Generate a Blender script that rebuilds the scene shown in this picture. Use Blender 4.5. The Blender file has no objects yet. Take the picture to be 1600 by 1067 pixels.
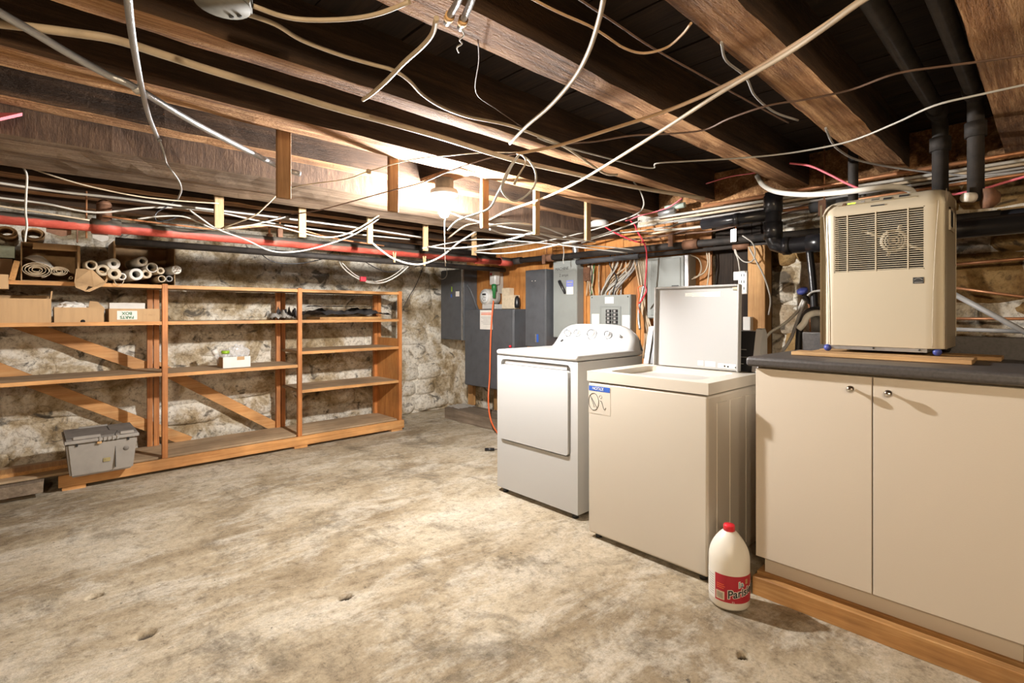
import bpy, bmesh, math, random
from mathutils import Vector, Matrix, noise as mnoise
random.seed(7)
sc = bpy.context.scene
col = sc.collection
PI = math.pi

# ------------------------------------------------------------------ camera, light, exposure
F, HOR, CX, CH = 798.0, 488.0, 800.0, 1.25        # focal length (px of 1600), horizon row, centre column, eye height
S_, C_ = 0.6843, 0.7292                            # heading: forward = (S_, C_)
cam_d = bpy.data.cameras.new('camera'); cam = bpy.data.objects.new('camera', cam_d); col.objects.link(cam)
cam.location = (0, 0, CH); cam.rotation_euler = (PI/2, 0, -math.atan2(S_, C_))
cam_d.sensor_width = 36; cam_d.lens = 36*F/1600; cam_d.shift_y = -(533.5-HOR)/1600
cam_d.clip_start = 0.02
sc.camera = cam
sc.view_settings.view_transform = 'Standard'; sc.view_settings.look = 'None'
sc.view_settings.gamma = 1; sc.view_settings.use_curve_mapping = False
sc.view_settings.exposure = 0.08
w = bpy.data.worlds.new('world'); sc.world = w; w.use_nodes = True
w.node_tree.nodes['Background'].inputs[0].default_value = (1, .85, .65, 1)
w.node_tree.nodes['Background'].inputs[1].default_value = 0.05
BULB_MAIN, BULB_WARM = 6400.0, 2300.0              # emission of the bulb glass
sc.cycles.sample_clamp_indirect = 6
sc.cycles.max_bounces = 10
sc.cycles.diffuse_bounces = 6

def ray(px, py):
    t = (px-CX)/F
    return (S_+t*C_, C_-t*S_, (HOR-py)/F)
def at(px, py, ax, v):
    """point where the sight line through a photo pixel meets the plane ax = v ('d' = distance ahead)"""
    r = ray(px, py)
    d = v if ax == 'd' else ((v-CH)/r[2] if ax == 'z' else v/r['xy'.index(ax)])
    return Vector((r[0]*d, r[1]*d, CH+r[2]*d))

# ------------------------------------------------------------------ materials
def nt(name):
    m = bpy.data.materials.new(name); m.use_nodes = True
    t = m.node_tree
    return m, t, t.nodes, t.links, t.nodes['Principled BSDF']
def N(t, typ, **kw):
    n = t.nodes.new(typ)
    for k, v in kw.items():
        if k in n.inputs: n.inputs[k].default_value = v
        else: setattr(n, k, v)
    return n
def c4(c): return (c[0], c[1], c[2], 1)
def ramp(t, src, stops):
    r = t.nodes.new('ShaderNodeValToRGB'); e = r.color_ramp.elements
    e[0].position, e[0].color = stops[0][0], c4(stops[0][1])
    e[1].position, e[1].color = stops[-1][0], c4(stops[-1][1])
    for p, c in stops[1:-1]:
        q = e.new(p); q.color = c4(c)
    t.links.new(src, r.inputs[0]); return r.outputs[0]
def mixc(t, a, b, f, mode='MIX'):
    m = t.nodes.new('ShaderNodeMix'); m.data_type = 'RGBA'; m.blend_type = mode
    for s, v in ((0, f), (6, a), (7, b)):
        if hasattr(v, 'links'): t.links.new(v, m.inputs[s])
        else: m.inputs[s].default_value = v if s == 0 else c4(v)
    return m.outputs[2]
def coords(t, kind='Object', scale=(1, 1, 1), rnd=False):
    tc = N(t, 'ShaderNodeTexCoord') if kind != 'World' else N(t, 'ShaderNodeNewGeometry')
    src = tc.outputs['Object' if kind == 'Object' else ('Generated' if kind == 'Generated' else 'Position')]
    if rnd:
        oi = N(t, 'ShaderNodeObjectInfo'); ad = N(t, 'ShaderNodeVectorMath', operation='MULTIPLY_ADD')
        cb = N(t, 'ShaderNodeCombineXYZ')
        for k in range(3): t.links.new(oi.outputs['Random'], cb.inputs[k])
        t.links.new(cb.outputs[0], ad.inputs[0]); ad.inputs[1].default_value = (37, 91, 53); t.links.new(src, ad.inputs[2]); src = ad.outputs[0]
    mp = N(t, 'ShaderNodeMapping'); mp.inputs['Scale'].default_value = scale
    t.links.new(src, mp.inputs[0]); return mp.outputs[0]
def noi(t, vec, scale, detail=6, rough=.6, dist=0):
    n = N(t, 'ShaderNodeTexNoise', Scale=scale, Detail=detail, Roughness=rough, Distortion=dist)
    t.links.new(vec, n.inputs['Vector']); return n.outputs['Fac']
def bump(t, h, bsdf, strength, dist=.01):
    b = N(t, 'ShaderNodeBump', Strength=strength, Distance=dist)
    t.links.new(h, b.inputs['Height']); t.links.new(b.outputs[0], bsdf.inputs['Normal'])

def plain(name, c, rough=.5, metal=0, var=0, vs=6, bmp=0, bs=60, trans=0, alpha=1, emit=0, stretch=(1, 1, 1)):
    m, t, n, l, b = nt(name)
    b.inputs['Base Color'].default_value = c4(c); b.inputs['Roughness'].default_value = rough
    b.inputs['Metallic'].default_value = metal
    if var:
        v = coords(t, 'Object', stretch)
        f = noi(t, v, vs)
        d = tuple(x*(1-var) for x in c); u = tuple(min(1, x*(1+var*.6)) for x in c)
        l.new(ramp(t, f, [(.3, d), (.5, c), (.72, u)]), b.inputs['Base Color'])
    if bmp: bump(t, noi(t, coords(t, 'Object', stretch), bs, 4), b, bmp, .003)
    if trans: b.inputs['Transmission Weight'].default_value = trans
    if alpha < 1: b.inputs['Alpha'].default_value = alpha
    if emit:
        b.inputs['Emission Color'].default_value = c4(c); b.inputs['Emission Strength'].default_value = emit
    return m
def wood(name, dark, mid, light, axis=0, gs=14, stretch=.06, rough=.75, bmp=.4, bd=.004, rnd=False, fuzz=0, world=False):
    m, t, n, l, b = nt(name)
    s = [1, 1, 1]; s[axis] = stretch
    v = coords(t, 'World' if world else 'Object', tuple(s), rnd)
    g = noi(t, v, gs, 8, .65, .6); g2 = noi(t, v, gs*5, 5, .7, .3)
    big = noi(t, coords(t, 'World' if world else 'Object', (1, 1, 1), rnd), 2.3, 4, .6)
    mx = N(t, 'ShaderNodeMath', operation='MULTIPLY_ADD'); mx.inputs[1].default_value = .45; l.new(g2, mx.inputs[0])
    m2 = N(t, 'ShaderNodeMath', operation='MULTIPLY'); m2.inputs[1].default_value = .62; l.new(g, m2.inputs[0]); l.new(m2.outputs[0], mx.inputs[2])
    cc = ramp(t, mx.outputs[0], [(.36, dark), (.53, mid), (.7, light)])
    cc = mixc(t, cc, ramp(t, big, [(.3, (.45, .42, .4)), (.68, (1.25, 1.22, 1.2))]), .75, 'MULTIPLY')
    l.new(cc, b.inputs['Base Color']); b.inputs['Roughness'].default_value = rough
    h = mx.outputs[0]
    if fuzz:
        q = [1, 1, 1]; q[axis] = .5
        z = noi(t, coords(t, 'World' if world else 'Object', tuple(q)), 130, 3, .7)
        a = N(t, 'ShaderNodeMath', operation='MULTIPLY_ADD'); a.inputs[1].default_value = fuzz; l.new(z, a.inputs[0]); l.new(h, a.inputs[2]); h = a.outputs[0]
    bump(t, h, b, bmp, bd); return m
def m_concrete():
    m, t, n, l, b = nt('old_concrete')
    v = coords(t, 'World', (1, 1, 1)); vs = coords(t, 'World', (.5, 1.0, 1))
    big = noi(t, vs, 1.3, 12, .66, .6); med = noi(t, vs, 4.2, 14, .8, .4); dirt = noi(t, coords(t, 'World', (1, .6, 1)), 2.6, 14, .78, .5)
    fine = noi(t, v, 75, 8, .8); spk = noi(t, v, 31, 4, .6); peb = noi(t, v, 17, 8, .8)
    cc = ramp(t, big, [(.36, (.25, .19, .115)), (.47, (.39, .315, .21)), (.55, (.49, .415, .3)), (.66, (.58, .51, .395))])
    cc = mixc(t, cc, (.66, .615, .525), ramp(t, med, [(.48, (0, 0, 0)), (.58, (.5, .5, .5)), (.7, (.85, .85, .85))]))
    cc = mixc(t, cc, (.13, .105, .07), ramp(t, dirt, [(.52, (0, 0, 0)), (.62, (.6, .6, .6)), (.75, (.85, .85, .85))]))
    cc = mixc(t, cc, ramp(t, peb, [(.33, (.45, .42, .38)), (.48, (.97, .97, .97)), (.68, (1.2, 1.2, 1.2))]), .85, 'MULTIPLY')
    cc = mixc(t, cc, ramp(t, fine, [(.3, (.45, .43, .4)), (.48, (.97, .97, .97)), (.7, (1.25, 1.25, 1.25))]), .7, 'MULTIPLY')
    cc = mixc(t, cc, (.06, .048, .035), ramp(t, spk, [(.68, (0, 0, 0)), (.73, (.8, .8, .8))]))
    sp = N(t, 'ShaderNodeSeparateXYZ'); l.new(v, sp.inputs[0]); zz = N(t, 'ShaderNodeMapRange'); l.new(sp.outputs[2], zz.inputs[0]); zz.inputs[1].default_value = -.018; zz.inputs[2].default_value = -.03
    cc = mixc(t, cc, (.03, .02, .012), zz.outputs[0])
    l.new(cc, b.inputs['Base Color']); b.inputs['Roughness'].default_value = .85
    a = N(t, 'ShaderNodeMath', operation='MULTIPLY_ADD'); a.inputs[1].default_value = .35; l.new(fine, a.inputs[0]); l.new(peb, a.inputs[2])
    bump(t, a.outputs[0], b, .6, .012); return m
def m_stone(name, wash=0):
    m, t, n, l, b = nt(name)
    v = coords(t, 'World', (1, 1, 1)); a = noi(t, v, 3.2, 9, .66, .5); f = noi(t, v, 30, 9, .8, .3); k = noi(t, coords(t, 'World', (1, 1, 1.3)), 5.5, 7, .6, 1.0)
    cc = ramp(t, a, [(.36, (.3, .22, .12)), (.45, (.52, .43, .3)), (.53, (.74, .69, .6)), (.66, (.84, .81, .74))])
    cc = mixc(t, cc, ramp(t, f, [(.32, (.1, .085, .065)), (.42, (.6, .57, .52)), (.5, (.95, .94, .92)), (.66, (1.1, 1.1, 1.09))]), .85, 'MULTIPLY')
    cc = mixc(t, cc, (.07, .06, .048), ramp(t, k, [(.575, (0, 0, 0)), (.65, (.85, .85, .85))]))
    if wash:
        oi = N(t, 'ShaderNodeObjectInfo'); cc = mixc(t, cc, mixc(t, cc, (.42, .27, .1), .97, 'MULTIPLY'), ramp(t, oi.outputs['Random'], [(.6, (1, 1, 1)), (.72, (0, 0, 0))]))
    l.new(cc, b.inputs['Base Color']); b.inputs['Roughness'].default_value = .9
    ad = N(t, 'ShaderNodeMath', operation='MULTIPLY_ADD'); ad.inputs[1].default_value = .5; l.new(f, ad.inputs[0]); l.new(a, ad.inputs[2])
    bump(t, ad.outputs[0], b, .8, .02); return m
def m_redpipe():
    m, t, n, l, b = nt('red_painted_iron')
    g = N(t, 'ShaderNodeNewGeometry'); sp = N(t, 'ShaderNodeSeparateXYZ'); l.new(g.outputs['Normal'], sp.inputs[0])
    f = noi(t, coords(t, 'World', (.5, 1, 1)), 16, 5, .7)
    a = N(t, 'ShaderNodeMath', operation='MULTIPLY_ADD'); a.inputs[1].default_value = .9; l.new(f, a.inputs[0]); l.new(sp.outputs[2], a.inputs[2])
    red = ramp(t, f, [(.3, (.26, .03, .018)), (.55, (.46, .07, .045)), (.75, (.58, .17, .12))])
    dust = ramp(t, f, [(.3, (.03, .026, .022)), (.7, (.1, .085, .065))])
    cc = mixc(t, red, dust, ramp(t, a.outputs[0], [(.48, (0, 0, 0)), (.68, (1, 1, 1))]))
    l.new(cc, b.inputs['Base Color']); b.inputs['Roughness'].default_value = .6
    bump(t, f, b, .3, .003); return m

M = {}
M['concrete'] = m_concrete()
M['stone'] = m_stone('whitewashed_stone')
M['stone_brown'] = m_stone('shade_tinted_stone', 1)  # brown tint stands in for shade, on stones picked at random
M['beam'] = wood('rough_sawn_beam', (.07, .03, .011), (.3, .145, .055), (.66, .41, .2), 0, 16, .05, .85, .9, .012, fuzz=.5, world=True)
M['beam_side'] = wood('sooty_joist_side', (.018, .009, .004), (.05, .025, .011), (.11, .058, .027), 0, 16, .05, .9, .7, .01, fuzz=.4, world=True)  # joist sides coloured darker than their undersides
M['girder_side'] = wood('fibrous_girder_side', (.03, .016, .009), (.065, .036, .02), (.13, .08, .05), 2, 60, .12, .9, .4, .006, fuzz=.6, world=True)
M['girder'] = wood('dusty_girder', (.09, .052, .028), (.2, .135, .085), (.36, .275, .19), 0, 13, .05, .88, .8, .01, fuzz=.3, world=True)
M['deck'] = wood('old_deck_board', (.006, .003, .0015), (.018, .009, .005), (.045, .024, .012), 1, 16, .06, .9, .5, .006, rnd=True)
M['shelf_x'] = wood('shelf_pine_x', (.4, .17, .045), (.58, .29, .1), (.7, .42, .18), 0, 18, .04, .6, .25, .002)
M['shelf_z'] = wood('stained_pine_z', (.3, .1, .025), (.5, .19, .05), (.62, .28, .095), 2, 20, .04, .55, .25, .002)
M['shelf_top'] = wood('dusty_shelf_board', (.3, .2, .11), (.42, .3, .18), (.54, .42, .28), 0, 12, .05, .8, .2, .002)
M['lath'] = wood('pale_lath', (.26, .15, .065), (.4, .265, .13), (.5, .36, .2), 2, 22, .06, .7, .2, .002)
M['lath_dark'] = wood('brown_lath', (.2, .1, .04), (.33, .18, .08), (.45, .27, .13), 2, 22, .06, .7, .2, .002)
M['ply'] = wood('orange_plywood', (.3, .11, .025), (.48, .2, .05), (.58, .29, .09), 2, 10, .12, .6, .15, .002)
M['stud'] = wood('yellow_stud', (.25, .12, .04), (.42, .23, .085), (.56, .34, .14), 2, 18, .05, .7, .2, .002)
M['sill'] = wood('dusty_sill', (.1, .075, .05), (.2, .155, .11), (.32, .26, .2), 1, 10, .06, .9, .4, .005)
M['lumber_y'] = wood('floor_lumber', (.3, .14, .045), (.46, .24, .08), (.58, .36, .15), 1, 16, .05, .7, .2, .003)
M['plank'] = wood('loose_plank', (.38, .2, .08), (.56, .34, .15), (.66, .45, .23), 1, 16, .05, .7, .2, .003)
M['white'] = plain('white_enamel', (.45, .45, .445), .3)
M['washwhite'] = plain('warm_white_enamel', (.57, .52, .445), .32)
M['lidwhite'] = plain('lid_white', (.36, .357, .35), .5)
M['cream_mel'] = plain('cream_melamine', (.62, .55, .46), .5, bmp=.12, bs=220)
M['cream_edge'] = plain('cream_edge', (.62, .5, .33), .5)
M['counter'] = plain('charcoal_laminate', (.075, .068, .066), .45, var=.3, vs=90)
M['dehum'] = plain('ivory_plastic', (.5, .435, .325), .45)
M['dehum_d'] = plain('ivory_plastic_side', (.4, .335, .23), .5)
M['chrome'] = plain('chrome', (.75, .73, .7), .12, 1)
M['steel'] = plain('galvanised_steel', (.5, .51, .52), .38, .85, var=.25, vs=20)
M['bx'] = plain('armoured_cable', (.42, .43, .45), .32, .8, bmp=.6, bs=160)
M['grey_dk'] = plain('dark_grey_enamel', (.085, .09, .1), .45, 0, var=.2, vs=9)
M['grey_lt'] = plain('light_grey_enamel', (.26, .275, .262), .45, 0, var=.08, vs=6)
M['grey_in'] = plain('panel_inset_grey', (.22, .235, .222), .45)
M['black'] = plain('black_plastic', (.015, .015, .017), .35)
M['dark'] = plain('dark_void', (.006, .005, .005), .9)
M['abs'] = plain('abs_pipe', (.017, .017, .02), .28, var=.4, vs=10)
M['iron'] = plain('dusty_iron', (.02, .015, .012), .75, 0, var=.75, vs=16, bmp=.4, bs=80)
M['rust'] = plain('rusty_iron', (.16, .075, .04), .75, .1, var=.5, vs=18, bmp=.4, bs=70)
M['foam'] = plain('grey_foam_sleeve', (.06, .062, .068), .8, bmp=.3, bs=90)
M['copper'] = plain('tarnished_copper', (.46, .21, .1), .42, .55, var=.35, vs=12)
M['red'] = m_redpipe()
M['nm_cream'] = plain('cream_cable', (.47, .38, .27), .5, var=.2, vs=12)
M['nm_white'] = plain('white_cable', (.42, .4, .36), .45, var=.12, vs=12)
M['nm_grey'] = plain('grey_cable', (.3, .29, .28), .5, var=.2, vs=12)
M['nm_brown'] = plain('brown_cable', (.13, .075, .05), .6, var=.3, vs=12)
M['nm_orange'] = plain('tan_cable', (.46, .3, .17), .5, var=.2, vs=8)
M['cordred'] = plain('red_wire', (.55, .03, .05), .4)
M['cordpink'] = plain('pink_wire', (.72, .16, .2), .4)
M['orange'] = plain('orange_cord', (.85, .16, .05), .4)
M['green'] = plain('green_plug', (.02, .16, .045), .35)
M['cardboard'] = plain('cardboard', (.5, .32, .165), .85, var=.12, vs=30, stretch=(1, 1, .1))
M['kraft'] = plain('kraft_paper', (.42, .27, .14), .85, var=.25, vs=18)
M['kraft_dk'] = plain('kraft_inside', (.17, .095, .045), .9)
M['paper'] = plain('white_paper', (.76, .73, .68), .8, var=.06, vs=20)
M['paper_old'] = plain('aged_paper', (.62, .52, .38), .85, var=.2, vs=25)
M['news'] = plain('dark_newsprint', (.16, .15, .15), .85, var=.6, vs=22)
M['tote'] = plain('grey_tote_plastic', (.3, .275, .245), .55, var=.12, vs=9)
M['tote_lid'] = plain('dusty_tote_lid', (.19, .17, .15), .75, var=.25, vs=9)
M['ink'] = plain('black_ink', (.03, .03, .03), .7)
M['ink_grey'] = plain('grey_print', (.35, .34, .33), .7)
M['blue'] = plain('blue_print', (.03, .1, .42), .5)
M['blue_lt'] = plain('pale_blue_print', (.2, .25, .7), .5)
M['redprint'] = plain('red_print', (.42, .018, .035), .45)
M['greenprint'] = plain('green_print', (.015, .14, .05), .7)
M['teal'] = plain('teal_print', (.03, .25, .3), .5)
M['cap'] = plain('red_cap', (.7, .02, .035), .35)
M['bottle'] = plain('bleach_bottle_plastic', (.78, .745, .66), .35)
M['tub'] = plain('tub_grey', (.35, .34, .33), .35)
M['lime'] = plain('lime_lid', (.3, .5, .03), .4)
M['faded'] = plain('faded_sticker', (.3, .24, .1), .7, var=.3, vs=60)
M['film'] = plain('plastic_film', (.8, .8, .8), .15, alpha=.38)
M['pvc'] = plain('white_pvc', (.72, .7, .64), .4)
M['bluevalve'] = plain('blue_valve', (.05, .07, .3), .4)
M['led'] = plain('green_led', (.35, 1, .02), .4, emit=6)
M['ceramic'] = plain('porcelain', (.52, .51, .49), .3)
M['bulb_cool'] = plain('lit_bulb_white', (1, .97, .93), .4, emit=BULB_MAIN)
M['bulb_warm'] = plain('lit_bulb_warm', (1, .79, .54), .4, emit=BULB_WARM)
M['boxgrey'] = plain('junction_box_grey', (.15, .14, .115), .7, 0, var=.3, vs=30)
M['meter'] = plain('meter_grey', (.5, .49, .46), .4)
M['glassy'] = plain('meter_glass', (.6, .62, .62), .08)
M['greenish'] = plain('pale_green_cloth', (.4, .48, .42), .8, var=.2, vs=40)

# ------------------------------------------------------------------ mesh helpers
WL = {}
def empty(name, loc):
    o = bpy.data.objects.new(name, None); col.objects.link(o); o.location = loc; o.empty_display_size = .1
    WL[o] = Vector(loc); return o
def tag(o, label=None, cat=None, group=None, kind=None):
    if label: o['label'] = label
    if cat: o['category'] = cat
    if group: o['group'] = group
    if kind: o['kind'] = kind
    return o
def thing(name, label, cat, loc, group=None):
    return tag(empty(name, loc), label, cat, group)
def smooth_path(pts, n=6):
    pts = [Vector(p) for p in pts]
    if len(pts) < 3: return pts
    P = [pts[0]*2-pts[1]]+pts+[pts[-1]*2-pts[-2]]
    out = []
    for i in range(1, len(P)-2):
        a, b, c, d = P[i-1:i+3]
        for k in range(n):
            t = k/n
            out.append(.5*((2*b)+(c-a)*t+(2*a-5*b+4*c-d)*t*t+(3*b-a-3*c+d)*t**3))
    out.append(pts[-1]); return out
class B:
    def __init__(s): s.bm = bmesh.new(); s.mi = 0
    def _t(s, faces):
        for f in faces: f.material_index = s.mi
    def quad(s, *pts):
        f = s.bm.faces.new([s.bm.verts.new(p) for p in pts]); f.material_index = s.mi; return s
    def box(s, x0, x1, y0, y1, z0, z1, bev=0, seg=2, rot=None, jit=0):
        x0, x1 = min(x0, x1), max(x0, x1); y0, y1 = min(y0, y1), max(y0, y1); z0, z1 = min(z0, z1), max(z0, z1)
        r = bmesh.ops.create_cube(s.bm, size=1)
        vs = r['verts']; c = Vector(((x0+x1)/2, (y0+y1)/2, (z0+z1)/2))
        for v in vs:
            v.co = Vector((v.co.x*(x1-x0), v.co.y*(y1-y0), v.co.z*(z1-z0)))
            if jit: v.co += Vector([random.uniform(-jit, jit) for _ in range(3)])
            if rot is not None: v.co = rot @ v.co
            v.co += c
        fs = list({f for v in vs for f in v.link_faces})
        if bev:
            es = list({e for v in vs for e in v.link_edges})
            q = bmesh.ops.bevel(s.bm, geom=es, offset=bev, segments=seg, profile=.5, affect='EDGES')
            fs = [f for f in fs if f.is_valid]+q['faces']
            if seg > 1:
                for f in q['faces']: f.smooth = True
        s._t(fs); return s
    def beam(s, a0, a1, b0, b1, z0, z1, nseg=40, jit=.006, axis=0, seed=0, side=0):
        """rough timber along axis with uneven edges"""
        ring = []
        prof = [(0, 0), (.5, 0), (1, 0), (1, .5), (1, 1), (0, 1), (0, .5)]
        for i in range(nseg+1):
            u = a0+(a1-a0)*i/nseg; rr = []
            for k, (p, q) in enumerate(prof):
                n1 = mnoise.noise(Vector((u*1.7, k*3.1+seed*11.7, 1)))+.5*mnoise.noise(Vector((u*7, k*5.3+seed*7, 9)))
                n2 = mnoise.noise(Vector((u*1.5, k*4.7+seed*5.9, 31)))+.5*mnoise.noise(Vector((u*8, k*2.3+seed*3, 17)))
                v = b0+(b1-b0)*p+n1*jit; z = z0+(z1-z0)*q+(abs(n2)*jit if q == 0 else 0)
                rr.append(s.bm.verts.new((u, v, z) if axis == 0 else (v, u, z)))
            ring.append(rr)
        m = len(prof)
        for i in range(nseg):
            for k in range(m):
                f = s.bm.faces.new((ring[i][k], ring[i][(k+1) % m], ring[i+1][(k+1) % m], ring[i+1][k])); f.material_index = s.mi if k < 2 else side
        for rr in (ring[0], ring[-1]): s.bm.faces.new(rr).material_index = s.mi
        return s
    def tube(s, pts, r, n=8, sm=True, k=5, cap=True, flat=1.0):
        P = smooth_path(pts, k) if sm else [Vector(p) for p in pts]
        if len(P) < 2: return s
        T = [(P[min(i+1, len(P)-1)]-P[max(i-1, 0)]).normalized() for i in range(len(P))]
        up = Vector((0, 0, 1)) if abs(T[0].z) < .9 else Vector((1, 0, 0))
        nrm = T[0].cross(up).normalized(); rings = []
        for i, p in enumerate(P):
            nrm = (nrm-T[i]*nrm.dot(T[i]))
            if nrm.length < 1e-5: nrm = T[i].orthogonal()
            nrm.normalize(); bi = T[i].cross(nrm)
            rr = r(i/(len(P)-1)) if callable(r) else r
            rings.append([s.bm.verts.new(p+nrm*math.cos(2*PI*j/n)*rr+bi*math.sin(2*PI*j/n)*rr*flat) for j in range(n)])
        for i in range(len(rings)-1):
            for j in range(n):
                f = s.bm.faces.new((rings[i][j], rings[i][(j+1) % n], rings[i+1][(j+1) % n], rings[i+1][j])); f.smooth = True; f.material_index = s.mi
        if cap:
            for q in (rings[0][::-1], rings[-1]): s.bm.faces.new(q).material_index = s.mi
        return s
    def cyl(s, p0, p1, r, n=16): return s.tube([p0, p1], r, n, sm=False)
    def lathe(s, prof, c, axis=(0, 0, 1), n=24, sx=1, smooth=True, cap=True):
        ax = Vector(axis).normalized(); u = ax.orthogonal().normalized() if abs(ax.z) < .99 else Vector((1, 0, 0)); v = ax.cross(u); c = Vector(c)
        rings = []
        for r, h in prof:
            rings.append([s.bm.verts.new(c+ax*h+(u*math.cos(2*PI*j/n)*sx+v*math.sin(2*PI*j/n))*max(r, 1e-4)) for j in range(n)])
        for i in range(len(rings)-1):
            for j in range(n):
                f = s.bm.faces.new((rings[i][j], rings[i][(j+1) % n], rings[i+1][(j+1) % n], rings[i+1][j])); f.smooth = smooth; f.material_index = s.mi
        for q, rr in ((rings[0][::-1], prof[0][0]), (rings[-1], prof[-1][0])):
            if cap and rr > 1e-4: s.bm.faces.new(q).material_index = s.mi
        return s
    def prism(s, poly, ex):
        """poly: 3-D points of one face; ex: extrusion vector"""
        ex = Vector(ex); a = [s.bm.verts.new(Vector(p)) for p in poly]; b = [s.bm.verts.new(Vector(p)+ex) for p in poly]
        fs = [s.bm.faces.new(a[::-1]), s.bm.faces.new(b)]
        for i in range(len(a)): fs.append(s.bm.faces.new((a[i], a[(i+1) % len(a)], b[(i+1) % len(a)], b[i])))
        s._t(fs); return s
    def grid(s, fn, nu, nv, smooth=True):
        vs = [[s.bm.verts.new(fn(i/nu, j/nv)) for j in range(nv+1)] for i in range(nu+1)]
        for i in range(nu):
            for j in range(nv):
                f = s.bm.faces.new((vs[i][j], vs[i+1][j], vs[i+1][j+1], vs[i][j+1])); f.smooth = smooth; f.material_index = s.mi
        return s
    def obj(s, name, mats, parent=None, origin=None):
        bm = s.bm
        bmesh.ops.recalc_face_normals(bm, faces=bm.faces)
        bm.verts.ensure_lookup_table()
        if parent is not None: off = WL[parent]
        elif origin is not None: off = Vector(origin)
        else:
            xs = [v.co for v in bm.verts]
            off = Vector(((min(v.x for v in xs)+max(v.x for v in xs))/2, (min(v.y for v in xs)+max(v.y for v in xs))/2, min(v.z for v in xs)))
        bmesh.ops.translate(bm, verts=bm.verts, vec=-off)
        me = bpy.data.meshes.new(name); bm.to_mesh(me); bm.free()
        for m in (mats if isinstance(mats, (list, tuple)) else [mats]): me.materials.append(M[m] if isinstance(m, str) else m)
        o = bpy.data.objects.new(name, me); col.objects.link(o)
        if parent is not None: o.parent = parent
        else: o.location = off
        WL[o] = off.copy(); return o
def part(name, mat, parent, *args, **kw): return B().box(*args, **kw).obj(name, mat, parent)
def text(body, size, mat, org, right, up, parent, name='lettering', bend=None, sx=1, align='CENTER', depth=.0004, fat=0):
    cu = bpy.data.curves.new('t', 'FONT'); cu.body = body; cu.size = size; cu.align_x = align; cu.align_y = 'CENTER'; cu.extrude = depth; cu.offset = fat
    to = bpy.data.objects.new('t', cu); col.objects.link(to)
    me = bpy.data.meshes.new_from_object(to.evaluated_get(bpy.context.evaluated_depsgraph_get()))
    bpy.data.objects.remove(to); bpy.data.curves.remove(cu)
    right, up, org = Vector(right).normalized(), Vector(up).normalized(), Vector(org); nn = right.cross(up)
    off = WL[parent]
    for v in me.vertices:
        if bend: v.co = bend(v.co.x*sx, v.co.y, v.co.z)-off
        else: v.co = org+right*v.co.x*sx+up*v.co.y+nn*v.co.z-off
    me.materials.clear(); me.materials.append(M[mat])
    o = bpy.data.objects.new(name, me); col.objects.link(o); o.parent = parent; WL[o] = off.copy(); return o
def rrect(y0, y1, z0, z1, r, n=5):
    out = []
    for cy, cz, a in ((y1-r, z1-r, 0), (y0+r, z1-r, 90), (y0+r, z0+r, 180), (y1-r, z0+r, 270)):
        for k in range(n+1):
            q = math.radians(a+90*k/n); out.append((cy+r*math.cos(q), cz+r*math.sin(q)))
    return out

# ------------------------------------------------------------------ SETTING
XR, YB, XL, YF, ZD = 4.02, 5.46, -3.6, -3.2, 2.24
def struct(o): o['kind'] = 'structure'; return o
holes = [at(540, 931, 'z', 0), at(147, 930, 'z', 0), at(1161, 1023, 'z', 0), at(228, 988, 'z', 0)]
hr = [(.026, .05), (.024, .045), (.02, .045), (.03, .022)]
def lin(a, b, st, hs):
    v = [a+(b-a)*i/round((b-a)/st) for i in range(round((b-a)/st)+1)]
    for h in hs: v += [h+k*.007 for k in range(-6, 7)]
    v = sorted(v); o = [v[0]]
    for q in v[1:]:
        if q-o[-1] > .003: o.append(q)
    return o
xs, ys = lin(XL, XR+.2, .05, [h.x for h in holes]), lin(YF, YB+.2, .05, [h.y for h in holes])
ra, rb = at(640, 1030, 'z', 0), at(1000, 872, 'z', 0); rd = (rb-ra); rl_ = rd.length; rd.normalize()
def fz(x, y):
    z = .006*mnoise.noise(Vector((x*1.3, y*1.3, 0)))+.0035*mnoise.noise(Vector((x*5, y*5, 3)))+.0015*mnoise.noise(Vector((x*14, y*14, 3)))-.006
    q = (x-ra.x)*rd.x+(y-ra.y)*rd.y; pd = abs((x-ra.x)*rd.y-(y-ra.y)*rd.x+.02*mnoise.noise(Vector((x*3, y*3, 8))))
    if 0 < q < rl_ and pd < .05: z += .008*(1-pd/.05)*min(1, q*6, (rl_-q)*6)
    for h, (r, dp) in zip(holes, hr):
        q = math.hypot(x-h.x, (y-h.y)*1.25)*(1+.3*mnoise.noise(Vector((x*60, y*60, 1))))
        if q < r*1.3: z -= dp*max(0, min(1, (r*1.3-q)/(r*.5)))
    return z
me = bpy.data.meshes.new('floor'); nx, ny = len(xs), len(ys)
me.from_pydata([(x, y, fz(x, y)) for x in xs for y in ys], [], [(i*ny+j, (i+1)*ny+j, (i+1)*ny+j+1, i*ny+j+1) for i in range(nx-1) for j in range(ny-1)])
for p in me.polygons: p.use_smooth = True
me.materials.append(M['concrete']); floor = struct(bpy.data.objects.new('floor', me)); col.objects.link(floor); WL[floor] = Vector()

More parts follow.
